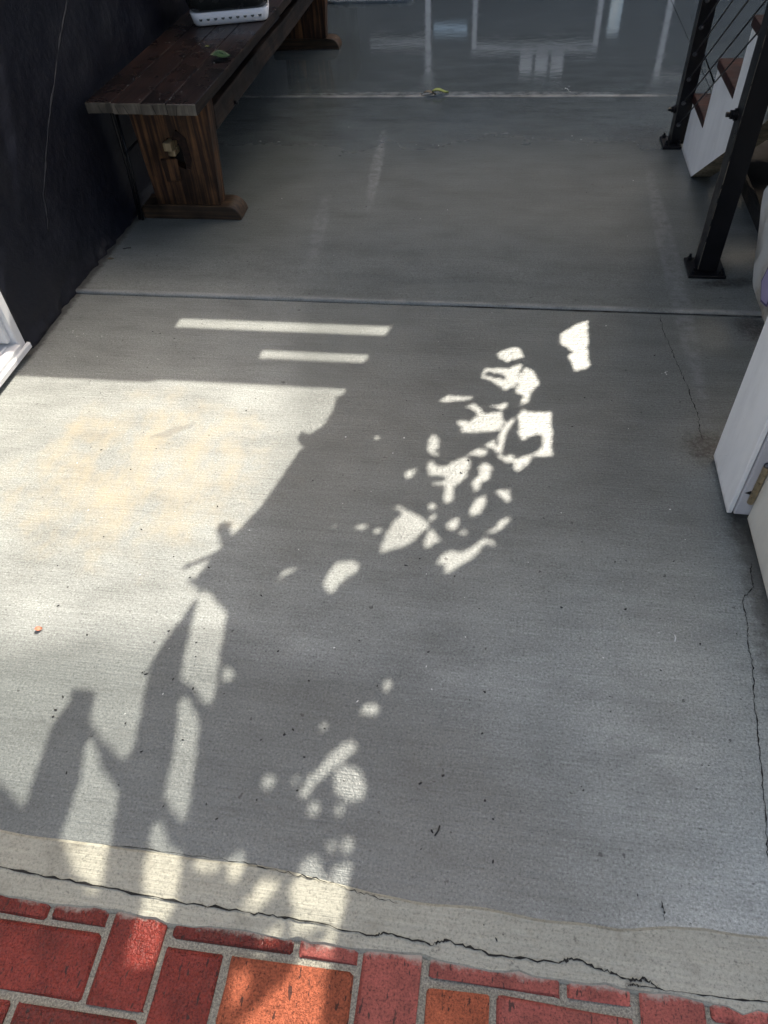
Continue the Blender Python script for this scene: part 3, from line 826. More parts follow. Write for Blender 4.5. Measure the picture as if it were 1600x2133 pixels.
wh += [floor_pt((random.gauss(75, 12), random.gauss(722, 9))) for _ in range(14)] + [floor_pt((random.gauss(150, 8), random.gauss(700, 5))) for _ in range(5)]
wh = [p for p in wh if -1.6 < p[0] < 0.62]
litter('paint_flakes', wh, 0.0, 0.0020, M['chip_white'], 'tiny white paint flakes scattered over the concrete', 'flakes')
dz = [(random.uniform(-1.6, -1.2), 2.9 + 0.75 * random.random() ** 1.5) for _ in range(42)]
litter('water_drops', dz, 0.5405, 0.0018, M['droplet'], 'small water drops beaded on the dark bench seat', 'drops', 1.1)
def twig(px, ang, ln, mat, label):
    x, y = floor_pt(px)
    dx, dy = math.cos(ang) * ln / 2, math.sin(ang) * ln / 2
    o = tube('twig', [(x - dx, y - dy, 0.002), (x + 0.2 * dy, y, 0.0035), (x + dx, y + dy, 0.002)], 0.0016, mat, None, 5)
    tag(o, label, 'twig')
twig((911, 1731), 1.2, 0.022, M['speck'], 'short black twig lying on the near concrete')
twig((1405, 1330), 1.5, 0.020, M['chip_white'], 'short white splinter lying on the grey concrete by the door')
twig((265, 518), 0.3, 0.035, M['speck'], 'curved black twig lying near the foot of the black wall')

# ------------------------------------------------------------------ cable railing: two posts
rail = thing('cable_railing', 'black steel stair railing with two posts and thin cables', 'railing', (0.79, 3.3, 0))
def post(x0, x1, y0, y1, h):
    bm = bmesh.new()
    bm_box(bm, x0, x1, y0, y1, 0.013, h, 0.003, 2)
    p = from_bm('post', bm, M['steel_black'], rail)
    return p
def plate(p, x0, x1, y0, y1, bolts):
    b = box('base_plate', x0, x1, y0, y1, 0.0, 0.0125, M['steel_black'], p, 0.002)
    for bx, by in bolts:
        bm = bmesh.new()
        bm_tube(bm, [(bx, by, 0.0125), (bx, by, 0.0135)], 0.0125, 12)
        bm_tube(bm, [(bx, by, 0.0137), (bx, by, 0.024)], 0.0095, 6)
        bm_tube(bm, [(bx, by, 0.0242), (bx, by, 0.036)], 0.005, 8)
        from_bm('anchor_bolt', bm, M['steel_black'], p)
    # weld bead
    return b
pn = post(0.748, 0.820, 2.683, 2.760, 1.55)
plate(pn, 0.715, 0.850, 2.647, 2.787, ((0.732, 2.768), (0.732, 2.665), (0.832, 2.665), (0.832, 2.768)))
pf = post(0.786, 0.850, 3.885, 3.952, 1.45)
plate(pf, 0.752, 0.838, 3.848, 3.985, ((0.768, 3.965), (0.768, 3.868), (0.825, 3.863)))
# rubbed corners on the near post
bm = bmesh.new()
z = 0.02
while z < 1.2:
    l = random.uniform(0.02, 0.12)
    wd = random.uniform(0.0004, 0.0014) if z > 0.34 else random.uniform(0.0012, 0.0032)
    bm_box(bm, 0.7488, 0.7488 + wd, 2.6822, 2.6822 + wd, z, z + l)
    z += l + random.uniform(0.0, 0.03)
from_bm('worn_corner', bm, M['worn_edge'], pn)['kind'] = 'stuff'
bm = bmesh.new()
z = 0.02
while z < 0.36:
    l = random.uniform(0.01, 0.04)
    yb = random.uniform(2.74, 2.757)
    bm_box(bm, 0.7474, 0.7484, yb, yb + random.uniform(0.002, 0.008), z, z + l)
    z += l + random.uniform(0.0, 0.02)
from_bm('chipped_paint', bm, M['worn_edge'], pn)['kind'] = 'stuff'
box('worn_corner', 0.7862, 0.7872, 3.8844, 3.8854, 0.03, 1.3, M['worn_edge'], pf)
def hexbolt(c, axis, par, L=0.03, r=0.012, mat='steel_black'):
    c = Vector(c); a = Vector(axis)
    bm = bmesh.new()
    bm_tube(bm, [c, c + a * L * 0.25], r * 1.25, 12)
    bm_tube(bm, [c + a * L * 0.26, c + a * L * 0.62], r, 6)
    bm_tube(bm, [c + a * L * 0.63, c + a * L], r * 0.55, 8)
    from_bm('bolt', bm, M[mat], par)
hexbolt((0.748, 2.74, 0.545), (-1, 0, 0), pn, 0.035, 0.015)
hexbolt((0.786, 3.925, 0.155), (-1, 0, 0), pf, 0.035, 0.014)
sl_ = Vector((0, -0.863, 0.577)).normalized()
cz = [(3.81, 0.150), (3.81, 0.245), (3.81, 0.345), (3.81, 0.447), (3.81, 0.55), (3.81, 0.65), (3.81, 0.75), (3.81, 0.85)]
for k, (cy, czz) in enumerate(cz):
    yy = 3.884
    z0 = czz - (yy - cy) * 0.669
    tube('cable', [(0.806, yy, z0), (0.803, 2.761, z0 + (yy - 2.761) * 0.68)], 0.0033, M['cable'], rail, 6)
    if k < 7:
        hexbolt((0.806, 3.8848, z0), (0, -1, 0.35), rail, 0.030, 0.0075, 'bolt')

# ------------------------------------------------------------------ staircase rising toward the photographer
stair = thing('staircase', 'white sawtooth stringer staircase with dark red wooden treads', 'staircase', (0.9, 3.2, 0))
steps = []
y, z = 3.852, 0.206
rises, runs = 0.2345, 0.325
pts = [(3.852, 0.0), (3.852, 0.206)]
ys, zs = [3.852, 3.548, 3.203], [0.206, 0.437, 0.672]
for k in range(4):
    ys.append(ys[-1] - 0.335); zs.append(zs[-1] + 0.234)
for k in range(len(ys) - 1):
    pts += [(ys[k], zs[k]), (ys[k + 1], zs[k])]
    pts += [(ys[k + 1] - 0.0, zs[k + 1])] if k < len(ys) - 2 else []
pts = [pts[0]] + pts[2:]
under = [(3.538, 0.0), (3.10, 0.285), (2.768, 0.501)]
yl = ys[-1]
pts += [(yl, 0.501 + (2.768 - yl) * 0.65), (2.768, 0.501), (3.10, 0.285), (3.538, 0.002)]
for x0 in (0.842, 1.80):
    bm = bmesh.new()
    bm_prism(bm, pts, 'x', x0, x0 + 0.085)
    o = from_bm('stringer', bm, M['stringer'], stair)
    o.data.materials.append(M['bare'])
    for p in o.data.polygons:
        if p.normal.z < -0.3: p.material_index = 1
for k in range(len(ys) - 1):
    box('tread', 0.8395, 1.853, ys[k + 1] + 0.002, ys[k] + 0.022, zs[k] + 0.001, zs[k] + 0.036, M['tread'], stair, 0.004, 2)
    if k < 6:
        for yy in (ys[k] - 0.11,):
            bm = bmesh.new()
            bmesh.ops.create_uvsphere(bm, u_segments=10, v_segments=5, radius=0.0075)
            o = from_bm('screw', bm, M['bolt'], stair, True)
            o.matrix_world = Matrix.Translation((0.872, yy, zs[k] + 0.0365)) @ Matrix.Diagonal((1, 1, 0.35, 1))
# cut in the stringer at the notch, dark saw line
# dark curb and boarding under the stairs
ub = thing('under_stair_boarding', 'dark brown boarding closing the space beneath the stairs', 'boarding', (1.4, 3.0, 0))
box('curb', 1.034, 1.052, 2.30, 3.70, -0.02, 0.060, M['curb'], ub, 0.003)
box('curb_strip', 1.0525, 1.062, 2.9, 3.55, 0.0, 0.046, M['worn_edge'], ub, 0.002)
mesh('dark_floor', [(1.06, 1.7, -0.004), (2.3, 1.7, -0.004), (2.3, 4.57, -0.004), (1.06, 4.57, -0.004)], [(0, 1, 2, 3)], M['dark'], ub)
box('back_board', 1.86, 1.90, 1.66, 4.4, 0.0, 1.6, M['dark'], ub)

# ------------------------------------------------------------------ white wall end and open door on the right
we = thing('wall_end', 'white painted wall end with scuffed grey face beside the open door', 'wall', (0.9, 1.54, 0))
box('wall_core', 0.666, 2.3, 1.440, 1.640, 0.012, 2.29, M['white_wall'], we)
box('end_board', 0.652, 0.6655, 1.428, 1.652, 0.010, 2.285, M['white_wall'], we, 0.002)
box('door_stop', 0.667, 0.712, 1.420, 1.4395, 0.016, 2.285, M['grey_jamb'], we, 0.002)
box('foot_gap', 0.664, 2.3, 1.444, 1.636, -0.01, 0.0115, M['hole'], we)
mesh('rust_chip', [(0.670, 1.4193, 0.098), (0.682, 1.4193, 0.106), (0.690, 1.4193, 0.104), (0.696, 1.4193, 0.094), (0.690, 1.4193, 0.091), (0.681, 1.4193, 0.094)], [(0, 1, 2, 3, 4, 5)], M['rust'], we)
dor = thing('white_door', 'open off white door hung on a brass hinge at the wall end', 'door', (0.73, 0.95, 0))
lf = box('door_leaf', 0.7005, 0.742, 0.53, 1.412, 0.012, 2.05, M['cream'], dor, 0.002)
hg = thing('tmp', 'x', 'x'); bpy.data.objects.remove(hg)
for zz in (0.068, 1.75):
    h0 = tube('hinge', [(0.692, 1.4145, zz), (0.692, 1.4145, zz + 0.132)], 0.0068, M['brass'], dor, 12)
    for q in (0.0, 0.0262, 0.0524, 0.0786, 0.1048):
        tube('hinge_knuckle', [(0.692, 1.4145, zz + q + 0.0008), (0.692, 1.4145, zz + q + 0.0255)], 0.0084, M['brass'], h0, 14, False)
    bm = bmesh.new()
    bmesh.ops.create_uvsphere(bm, u_segments=10, v_segments=6, radius=0.0085)
    o = from_bm('hinge_cap', bm, M['bolt'], h0, True)
    o.location = (0.692, 1.4145, zz + 0.133)

# ------------------------------------------------------------------ dirty white sack behind the wall end
sack = thing('sack', 'dirty white sack with purple print standing behind the wall end', 'sack', (1.1, 2.5, 0))
bm = bmesh.new()
outl = [(2.24, 0.0), (2.45, 0.0), (2.59, 0.0), (2.615, 0.012), (2.66, 0.07), (2.735, 0.16), (2.812, 0.262), (2.80, 0.290), (2.70, 0.325), (2.5, 0.36), (2.24, 0.40)]
bm_prism(bm, outl, 'x', 0.932, 1.18, 0.010, 3)
bmesh.ops.triangulate(bm, faces=[f for f in bm.faces if len(f.verts) > 4])
bmesh.ops.subdivide_edges(bm, edges=[e for e in bm.edges if e.calc_length() > 0.05], cuts=3)
for v in bm.verts:
    n_ = mnoise.noise_vector(v.co * 9) * 0.006
    if v.co.z < 0.005: n_.z = 0
    v.co += n_
    v.co.z = max(v.co.z, 0.0)
def sack_mat():
    nb = NB('dirty_white_sack')
    X, Y, Z = nb.sep()
    d = nb.ramp(nb.noise(30, 6, 0.8), [(0.45, 0.0), (0.62, 1.0)])
    zone = nb.math('MULTIPLY', nb.step(Y, 2.60, 2.50), nb.step(Z, 0.22, 0.08))
    c = nb.mix(nb.math('MULTIPLY', nb.math('MULTIPLY', d, zone), 0.75), (0.70, 0.69, 0.64), (0.22, 0.17, 0.11))
    c = nb.mix(nb.math('MULTIPLY', zone, 0.45), c, (0.48, 0.41, 0.30))
    return nb.out(c, 0.5, nb.bump(nb.noise(25, 5, 0.6), 0.3, 0.006))
from_bm('bag', bm, sack_mat(), sack, True)
# printed mark: pale purple hexagon with darker outline, mostly past the picture's edge
for nm, k_, mt, off_ in (('print_outline', 1.0, 'purple_line', 0.0020), ('print_field', 0.86, 'purple', 0.0032)):
    H6 = [(2.505, 0.080), (2.49, 0.145), (2.42, 0.160), (2.36, 0.120), (2.375, 0.055), (2.445, 0.035)]
    hc_ = (sum(p[0] for p in H6) / 6, sum(p[1] for p in H6) / 6)
    mesh(nm, [(0.932 - 0.006 - off_, hc_[0] + (a - hc_[0]) * k_, hc_[1] + (b - hc_[1]) * k_) for a, b in H6], [tuple(range(6))], M[mt], sack)
# ------------------------------------------------------------------ metal tray on the far floor
tr = thing('metal_tray', 'shallow grey metal tray lying on the floor beyond the bench', 'tray', (-1.1, 6.8, 0))
def ring_poly(hx_, hy_, r, cx, cy, z): return [(cx + x, cy + y, z) for x, y in rrect(hx_, hy_, r)]
bm = bmesh.new()
lev = [ring_poly(0.33, 0.30, 0.08, -1.115, 6.86, 0.0), ring_poly(0.335, 0.305, 0.08, -1.115, 6.86, 0.02), ring_poly(0.30, 0.27, 0.06, -1.115, 6.86, 0.022), ring_poly(0.285, 0.255, 0.05, -1.115, 6.86, 0.008)]
rings = [[bm.verts.new(p) for p in l] for l in lev]
for a, b in zip(rings, rings[1:]):
    n = len(a)
    for i in range(n): bm.faces.new((a[i], a[(i + 1) % n], b[(i + 1) % n], b[i]))
from_bm('rim', bm, M['metal_tray'], tr)
mesh('tray_floor', ring_poly(0.284, 0.254, 0.05, -1.115, 6.86, 0.0075), [tuple(range(28))], M['curb'], tr)

# ------------------------------------------------------------------ the house across the yard, seen mirrored in the wet floor
hs = thing('far_house', 'tall slate grey house with white trimmed doors, upper storeys added for shade', 'house', (0, 14, 0))
HY = 13.5
box('wall', -9, 13, HY, HY + 7, -0.08, 13.0, M['siding'], hs)  # height set to throw shade on the floor; upper storeys added
for fl in range(3):
    for k in range(6):
        wx = -6.5 + 2.6 * k
        wn = box('window', wx, wx + 1.3, HY - 0.02, HY - 0.002, 4.2 + 3.1 * fl, 5.8 + 3.1 * fl, M['trim'], hs)
        box('pane', wx + 0.1, wx + 0.62, HY - 0.03, HY - 0.0205, 4.3 + 3.1 * fl, 5.7 + 3.1 * fl, M['glass'], wn)
        box('pane', wx + 0.68, wx + 1.2, HY - 0.03, HY - 0.0205, 4.3 + 3.1 * fl, 5.7 + 3.1 * fl, M['glass'], wn)
def trim(x0, x1, z0, z1, nm='trim', mat='trim', p=hs, d=0.06):
    return box(nm, x0, x1, HY - d, HY - 0.002, z0, z1, M[mat], p)
dw = trim(-0.58, 1.22, 0.02, 2.10, 'double_door', 'siding', hs, 0.02)
for a in ((-0.66, -0.59, 0, 2.16), (1.225, 1.30, 0, 2.16), (-0.66, 1.30, 2.161, 2.25)): trim(*a, 'door_frame')
trim(-2.3, -1.402, 2.08, 2.15, 'band')
trim(-1.40, -1.32, 0, 2.95, 'post_trim')
for a in ((2.24, 2.32, 0, 2.70), (2.321, 4.2, 2.66, 2.78)): trim(*a, 'door_frame')
win = trim(0.08, 0.82, 2.30, 2.60, 'window', 'siding', hs, 0.02)
for x0 in (0.12, 0.365, 0.61): box('pane', x0, x0 + 0.195, HY - 0.03, HY - 0.021, 2.32, 2.58, M['trim'], win)
glint_win = trim(1.40, 1.60, 1.50, 2.05, 'window', 'siding', hs, 0.02)
box('pane', 1.41, 1.59, HY - 0.03, HY - 0.021, 1.52, 2.03, M['glass'], glint_win)  # mirror-bright pane added for a glint on the wet floor
w3 = trim(-1.29, -0.72, 1.86, 2.02, 'window', 'siding', hs, 0.02)
box('pane', -1.27, -0.74, HY - 0.03, HY - 0.021, 1.88, 2.00, M['glass'], w3)
box('roof', -9.2, 13.2, HY - 0.2, HY + 7.2, 13.001, 13.25, M['roof'], hs)

# ------------------------------------------------------------------ added unseen to shape the sun: boarded deck, high roof, vine in the openings
ZD = 2.28
OX, OY = S.x / S.z, S.y / S.z             # shift toward the sun per metre of height
def up(u, v, z): return (u + OX * z, v + OY * z, z)
def zq(pts, o, s): return [(o[0] + p[0] / s, o[1] + p[1] / s) for p in pts]
R1 = lambda *p: zq(p, (0, 1000), 3.077)
R2 = lambda *p: zq(p, (0, 1400), 3.077)
R3 = lambda *p: zq(p, (680, 680), 2.7586)
R5 = lambda *p: zq(p, (400, 1100), 3.2)
R6 = lambda *p: zq(p, (360, 1380), 3.2)
R7 = lambda *p: zq(p, (300, 1760), 3.2)
def ell(R, x, y, a, b, n=10): return R(*[(x + a * math.cos(2 * math.pi * k / n), y + b * math.sin(2 * math.pi * k / n)) for k in range(n)])
LIGHT = [
 R3((1340,45),(1395,15),(1430,-15),(1508,-34),(1508,235),(1425,262),(1405,200),(1378,170),(1425,150),(1345,100)),
 R3((975,155),(1050,122),(1110,120),(1140,175),(1040,205),(1000,190)),
 R3((1045,240),(1128,208),(1090,345),(1020,370),(960,320),(885,298),(905,240)),
 R3((1140,230),(1190,250),(1228,335),(1180,380),(1160,440),(1108,455),(1130,395),(1088,380),(1100,300)),
 R3((640,435),(690,392),(800,400),(840,405),(830,420),(700,435)),
 R3((800,460),(850,435),(890,475),(905,500),(980,490),(1020,500),(1020,560),(990,600),(780,615),(770,575),(735,550),(770,538),(820,545),(870,510),(840,480)),
 R3((915,450),(1000,448),(1040,435),(1040,460),(1000,492),(985,470)),
 R3((1090,515),(1135,478),(1160,490),(1300,490),(1298,745),(1180,748),(1155,800),(1090,840),(1070,800),(1080,760),(1180,735),(1245,690),(1240,625),(1195,625),(1125,655),(1108,630),(1110,555)),
 R3((1075,520),(1085,540),(1040,600),(1020,690),(1005,735),(970,720),(1000,600),(1030,555)),
 R3((985,745),(1070,740),(1070,780),(1040,790)),
 R3((915,680),(960,645),(980,660),(970,705),(930,700)),
 R3((805,735),(850,705),(920,705),(925,740),(840,745)),
 R3((800,745),(830,780),(800,870),(740,920),(730,1000),(685,1020),(665,990),(680,910),(605,905),(610,890),(680,890),(690,865),(590,860),(570,800),(600,765),(630,795),(690,805),(740,770)),
 R3((590,640),(615,618),(650,640),(655,680),(620,720),(665,735),(630,745),(570,720)),
 R3((445,845),(480,825),(525,815),(500,860),(455,878)),
 R3((870,810),(905,785),(955,800),(935,880),(900,890),(870,950),(850,950),(835,900),(880,850)),
 R3((970,950),(1010,935),(1035,950),(1050,925),(1062,990),(1045,1018),(1010,985)),
 R3((820,1050),(860,990),(915,970),(920,1015),(880,1075),(835,1098)),
 R3((680,1145),(745,1095),(765,1110),(750,1165),(720,1170)),
 R3((905,1185),(960,1170),(990,1120),(1052,1090),(1048,1125),(980,1180),(920,1195)),
 R3((620,1370),(660,1310),(720,1285),(760,1300),(830,1270),(900,1215),(990,1250),(970,1265),(925,1240),(880,1290),(830,1340),(740,1390),(690,1420),(660,1410),(690,1370)),
 R3((300,1300),(340,1190),(390,1110),(430,1070),(395,1040),(420,1030),(500,1075),(580,1120),(590,1150),(540,1190),(500,1240),(400,1280),(370,1290)),
 R3((560,1240),(590,1170),(610,1165),(635,1210),(680,1225),(620,1250),(575,1275)),
 R3((585,1120),(610,1070),(635,1085),(600,1130)), R3((575,1030),(605,1010),(635,1040),(600,1060)),
 ell(R3,200,1150,38,22), ell(R3,295,1172,30,15), ell(R3,290,640,20,12), ell(R3,785,1186,28,12), ell(R3,45,1152,18,12),
 R5((870,370),(900,300),(960,230),(1060,210),(1115,240),(1105,300),(1040,320),(980,380),(950,440),(900,430)),
 R5((500,415),(520,350),(570,330),(570,300),(690,255),(710,265),(640,310),(600,320),(595,360),(530,410)),
 ell(R5,240,980,50,46), ell(R5,1300,1048,30,45), ell(R5,1185,1210,68,38),
 R6((850,910),(850,870),(890,770),(980,700),(1050,600),(1110,540),(1200,520),(1250,560),(1200,600),(1120,680),(1050,740),(960,800),(920,860),(880,915)),
 R6((1070,760),(1110,690),(1190,690),(1260,740),(1290,860),(1260,920),(1160,930),(1080,860)),
 ell(R6,640,795,56,50), ell(R6,940,980,46,56), ell(R6,1108,980,36,40), ell(R6,1005,425,26,36), ell(R6,820,790,26,30), ell(R6,1055,1225,40,34), ell(R6,1165,1220,48,60),
 R7((310,130),(350,90),(480,110),(530,140),(500,185),(400,190)), R7((560,90),(620,50),(690,40),(680,130),(640,240),(570,240),(540,190)),
 R7((620,420),(660,380),(720,340),(740,270),(800,220),(900,225),(910,270),(850,340),(780,420),(700,430)),
 R7((960,290),(1010,230),(1050,120),(1110,85),(1170,100),(1200,190),(1240,250),(1250,180),(1300,130),(1385,110),(1370,250),(1340,400),(1240,850),(1180,1260),(560,1260),(720,1050),(830,950),(960,810),(1020,800),(1040,640),(1200,600),(1250,520),(1200,510),(1050,570),(1000,560),(980,480),(1000,420)),
 R7((870,510),(760,600),(720,660),(880,600),(980,500)), R7((590,820),(650,770),(720,790),(740,870),(680,940),(600,1040),(570,1000)), R7((430,870),(490,830),(480,900),(440,930)),
 R2((985,950),(1045,960),(1080,1100),(1170,1160),(1150,1420),(1100,1540),(905,1540),(920,1250),(940,1150),(965,1050)),
 [(290,1890),(350,1895),(330,1990),(270,2000),(265,1960)],
 R2((560,430),(600,420),(650,620),(740,720),(770,780),(740,900),(720,1050),(680,1200),(660,1380),(600,1400),(500,1300),(410,1130),(380,1060),(440,880),(500,720),(530,560)),
 R2((1145,180),(1205,160),(1270,290),(1275,380),(1240,700),(1200,930),(1160,960),(1100,890),(1050,800),(1080,640),(1130,400)),
 R1((1270,730),(1310,700),(1350,740),(1460,850),(1440,950),(1400,1200),(1370,1430),(1320,1440),(1240,1340),(1150,1270),(1190,1080),(1230,900)),
 R2((620,90),(960,0),(930,130),(900,300),(860,480),(820,580),(760,540),(650,420),(570,320)),
 [(-100,778),(0,783),(300,797),(330,790),(720,812),(672,888),(650,905),(630,900),(620,915),(633,930),(600,975),(545,1060),(515,1085),(505,1110),(480,1115),(478,1085),(455,1092),(452,1112),(462,1130),(460,1145),(380,1180),(382,1186),(455,1158),(445,1185),(415,1205),(385,1205),(410,1222),(415,1230),(400,1260),(355,1320),(310,1390),(280,1425),(200,1440),(150,1436),(140,1470),(110,1510),(80,1600),(50,1690),(0,1630),(-100,1600),(-400,1500),(-400,760)],
]
GU0, GV0, CELL = -1.75, -0.25, 0.006
GW, GH = int((0.50 - GU0) / CELL), int((2.50 - GV0) / CELL)
gu, gv = np.meshgrid(GU0 + (np.arange(GW) + 0.5) * CELL, GV0 + (np.arange(GH) + 0.5) * CELL)
def inside(poly, X, Y):
    r = np.zeros(X.shape, bool)
    n = len(poly)
    for i in range(n):
        x1, y1 = poly[i]; x2, y2 = poly[(i + 1) % n]
        if y1 == y2: continue
        c = (y1 > Y) != (y2 > Y)
        r ^= c & (X < (x2 - x1) * (Y - y1) / (y2 - y1) + x1)
    return r
light = np.zeros(gu.shape, bool)
for pl in LIGHT:
    light |= inside([floor_pt(p) for p in pl], gu, gv)
hole = inside([floor_pt(p) for p in R3((920,257),(1028,280),(1022,303),(915,285))], gu, gv)
light &= ~hole
# deck openings: (v0, v1, left(v), right(v))
def lin(v, a, b):
    return a[1] + (b[1] - a[1]) * (v - a[0]) / (b[0] - a[0])
def right_L1(v):
    k = [(1.05, -0.73), (1.174, -0.690), (1.331, -0.618), (1.5, -0.575), (1.695, -0.507), (1.881, -0.467)]
    for a, b in zip(k, k[1:]):
        if v <= b[0] + 1e-6: return lin(v, a, b)
    return k[-1][1]
FAR_L = -1.74
PIECES = [
 (2.198, 2.255, lambda v: -1.165, lambda v: lin(v, (2.198, -0.381), (2.255, -0.366))),
 (2.032, 2.078, lambda v: -0.80, lambda v: lin(v, (2.032, -0.432), (2.078, -0.418))),
 (1.85, 1.965, lambda v: lin(v, (1.85, -1.843), (1.965, -1.797)), lambda v: lin(v, (1.85, -1.808), (1.965, -1.762))),
 (1.05, 1.867, lambda v: FAR_L, right_L1),
 (1.867, 1.884, lambda v: lin(v, (1.867, -1.15), (1.884, -1.11)), right_L1),
 (1.05, 1.55, lambda v: -0.50, lambda v: 0.30),
 (1.55, 1.90, lambda v: -0.37, lambda v: 0.36),
 (1.90, 2.42, lambda v: -0.04, lambda v: 0.40),
 (-0.20, 1.05, lambda v: FAR_L, lambda v: 0.02),
]
brk = sorted({round(b, 4) for p in PIECES for b in p[:2]} | {-0.20, 2.78} | {1.174, 1.331, 1.5, 1.695, 2.33, 2.48})
rows = []
for a, b in zip(brk, brk[1:]):
    n = max(1, round((b - a) / 0.145))
    rows += [(a + (b - a) * i / n, a + (b - a) * (i + 1) / n) for i in range(n)]
deck = thing('shade_deck', 'added boarded shade deck out of view, openings cut to the sun patches', 'deck', (0, 5, 0))
UL, UR = -2.2, 1.30
ZR = 5.0
roof_ = thing('shade_roof', 'added high shade roof of pale boards, out of view', 'roof', (2.2, 5.0, 0))
def board(par, va, vb, a0, a1, b0, b1, z):
    e = 0.0008
    bot = [up(a0, va - e, z), up(a1, va - e, z), up(b1, vb + e, z), up(b0, vb + e, z)]
    vs = bot + [(x + OX * 0.022, y + OY * 0.022, q + 0.022) for x, y, q in bot]
    mesh('board', vs, [(3, 2, 1, 0), (4, 5, 6, 7), (0, 1, 5, 4), (1, 2, 6, 5), (2, 3, 7, 6), (3, 0, 4, 7)], M['deck'], par)
for ri, (va, vb) in enumerate(rows):
    vm = (va + vb) / 2
    ops = sorted([(p[2](va), p[3](va), p[2](vb), p[3](vb)) for p in PIECES if p[0] - 1e-6 <= vm <= p[1] + 1e-6])
    cur = (UL, UL)
    segs = []
    for la, ra, lb, rb in ops:
        if la > cur[0] + 0.004: segs.append((cur[0], la, cur[1], lb))
        cur = (max(cur[0], ra), max(cur[1], rb))
    segs.append((cur[0], UR, cur[1], UR))
    dzz = 0.003 * (ri % 2)
    for (a0, a1, b0, b1) in segs:
        # the boards that frame the openings lie low; the rest of the shade comes from the high roof
        FR = 0.12
        inset0 = 0.055 if a0 > UL + 0.001 else 0.0
        inset1 = 0.055 if a1 < UR - 0.001 else 0.0
        full = (-1.95, -0.2) if 1.867 < vm < 2.35 else None
        hi = (a0 + inset0, a1 - inset1, b0 + inset0, b1 - inset1)
        # no high board above the stretch that the low boards close on their own
        parts = [hi] if not full else [(hi[0], min(hi[1], full[0] + 0.06), hi[2], min(hi[3], full[0] + 0.06)), (max(hi[0], full[1] - 0.06), hi[1], max(hi[2], full[1] - 0.06), hi[3])]
        for h in parts:
            if h[1] - h[0] > 0.01: board(roof_, va, vb, *h, ZR + dzz)
        if full:
            low = (max(a0, full[0]), min(a1, full[1]), max(b0, full[0]), min(b1, full[1]))
            if low[1] - low[0] > 0.01: board(deck, va, vb, *low, ZD + dzz)
        if inset0 and vm < 2.5 and (not full or a0 > full[1] - 0.02):
            board(deck, va, vb, a0, min(a1, a0 + FR), b0, min(b1, b0 + FR), ZD + dzz)
        if inset1 and vm < 2.5 and a1 - a0 > FR and (not full or a1 < full[0] + 0.02 or a1 > full[1]):
            board(deck, va, vb, a1 - FR, a1, b1 - FR, b1, ZD + dzz)
    if 2.33 < vm < 2.5:
        board(deck, va, vb, -1.97, -0.155, -1.97, -0.155, ZD + dzz + 0.006)
    if not ops and 2.41 < vm < 2.5:
        board(deck, va, vb, -0.16, 0.52, -0.16, 0.52, ZD + dzz)
DXR = 0.52 + OX * ZD
box('joist', -1.80, DXR, 4.31, 4.35, ZD + 0.03, ZD + 0.13, M['deck'], deck)
box('beam', DXR - 0.06, DXR + 0.02, 1.655, 4.40, ZD + 0.135, ZD + 0.24, M['deck'], deck)
for yy in (2.25, 4.05):
    box('post', -1.80, -1.71, yy, yy + 0.09, WALL_H, ZD - 0.001, M['deck'], deck)
RX = UR + OX * ZR
for yy in (4.0, 6.6):
    box('beam', -1.0 if yy > 5 else 1.65, RX + 0.1, yy, yy + 0.1, ZR + 0.03, ZR + 0.2, M['deck'], roof_)
    box('post', RX, RX + 0.1, yy, yy + 0.1, -0.09, ZR + 0.029, M['deck'], roof_)

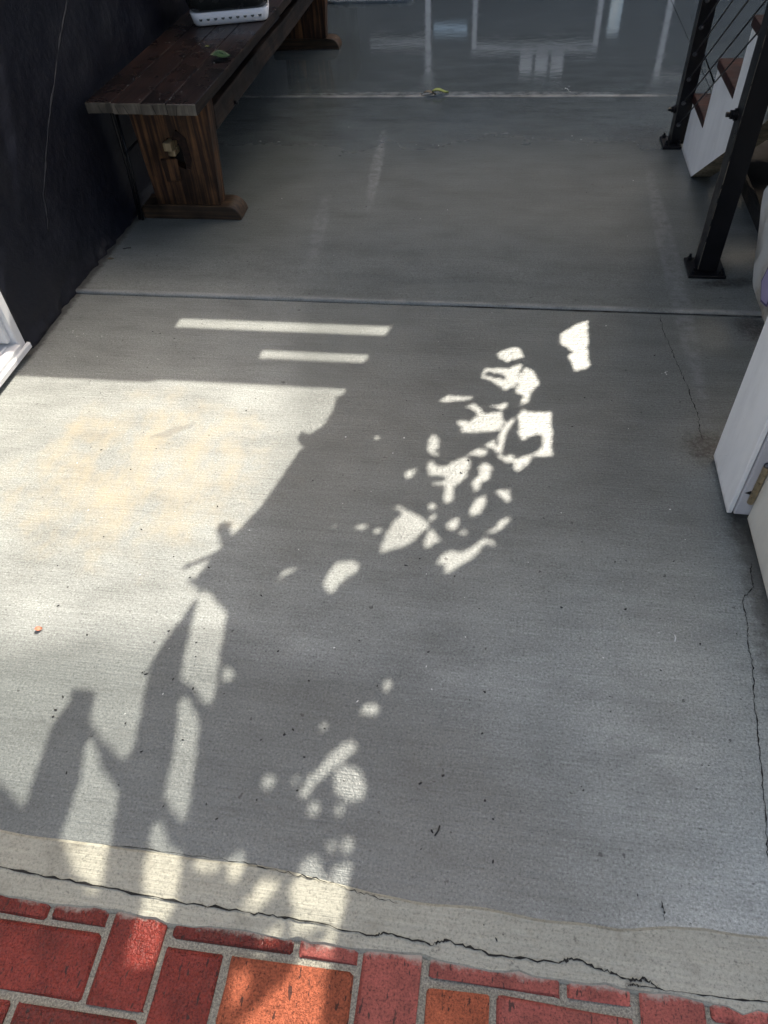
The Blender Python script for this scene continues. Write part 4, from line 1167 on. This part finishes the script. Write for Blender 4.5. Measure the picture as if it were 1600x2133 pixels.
# vine: leaves laid so that the gaps between them are the gaps the sun comes through
need = ((gv < 1.056) & (gu < 0.03)) | ((gu > -0.51) & (gu < 0.31) & (gv > 1.04) & (gv < 1.56)) | ((gu > -0.38) & (gu < 0.37) & (gv >= 1.54) & (gv < 1.91)) | ((gu > -0.05) & (gu < 0.41) & (gv >= 1.89) & (gv < 2.43))
need |= (gv > 1.0) & (gv < 1.7) & (np.abs(gu + 0.64) < 0.14)
need &= ~light
cov = np.zeros_like(need)
leaves = []
OUT = [(-0.5, 0.0), (-0.28, 0.22), (0.02, 0.30), (0.28, 0.19), (0.5, 0.0), (0.28, -0.19), (0.02, -0.30), (-0.28, -0.22)]
rnd = random.Random(3)
for L in (0.12, 0.085, 0.06, 0.042, 0.029, 0.02, 0.014):
    sten = []
    R_ = int(L / 2 / CELL) + 2
    ax = np.arange(-R_, R_ + 1) * CELL
    sx_, sy_ = np.meshgrid(ax, ax)
    for k in range(14):
        a = math.pi * 2 * k / 14
        poly = [((x * math.cos(a) - y * math.sin(a)) * L, (x * math.sin(a) + y * math.cos(a)) * L) for x, y in OUT]
        s_ = inside(poly, sx_, sy_)
        s_[R_, R_] = True
        yy, xx = np.nonzero(s_)
        sten.append((a, yy - R_, xx - R_))
    cells = np.argwhere(need & ~cov)
    rng.shuffle(cells)
    for (i, j) in cells:
        if cov[i, j]: continue
        for _ in range(3 if L > 0.03 else 5):
            a, dy, dx = sten[rnd.randrange(14)]
            # slide the leaf so that this cell is anywhere under it
            q = rnd.randrange(len(dy))
            ci, cj = i - dy[q] // 2, j - dx[q] // 2
            yy, xx = ci + dy, cj + dx
            ok = (yy >= 0) & (yy < GH) & (xx >= 0) & (xx < GW)
            yy, xx = yy[ok], xx[ok]
            if light[yy, xx].any(): continue
            cov[yy, xx] = True
            leaves.append((GU0 + (cj + 0.5) * CELL, GV0 + (ci + 0.5) * CELL, a, L))
            break
vs, fs = [], []
for (u, v, a, L) in leaves:
    zb = 2.24 - 0.5 * min(1, max(0, (v - 0.95) / 1.2)) + rnd.uniform(-0.05, 0.05)
    ta, tb = rnd.uniform(-0.5, 0.5), rnd.uniform(-0.5, 0.5)
    b = len(vs)
    k_ = 1.10
    for x, y in OUT:
        px, py = (x * math.cos(a) - y * math.sin(a)) * L * k_, (x * math.sin(a) + y * math.cos(a)) * L * k_
        vs.append(up(u + px, v + py, zb + ta * px + tb * py))
    fs.append(tuple(range(b, b + 8)))
vine = thing('vine', 'unseen climbing vine in the deck openings, leaf gaps shaped to the sun patches', 'vine', (0.2, 3.0, 0))
fo = mesh('foliage', vs, fs, M['vine_leaf'], vine)
fo['kind'] = 'stuff'
dark_ok = ~light
for k in range(9):
    # stems run where no sun gap is needed
    u, v = rnd.uniform(-0.45, 0.36), rnd.uniform(0.9, 1.3)
    P = []
    for t in range(30):
        i, j = int((v - GV0) / CELL), int((u - GU0) / CELL)
        if not (0 <= i < GH and 0 <= j < GW) or not dark_ok[max(0, i - 1):i + 2, max(0, j - 1):j + 2].all(): break
        P.append(up(u, v, 2.22 - 0.5 * min(1, max(0, (v - 0.95) / 1.2))))
        u += rnd.uniform(-0.02, 0.03); v += rnd.uniform(0.0, 0.05)
    if len(P) > 3: tube('stem', P, 0.004, M['vine_stem'], vine, 5)
print('leaves', len(leaves), 'uncovered', int((need & ~cov).sum()), 'of', int(need.sum()))
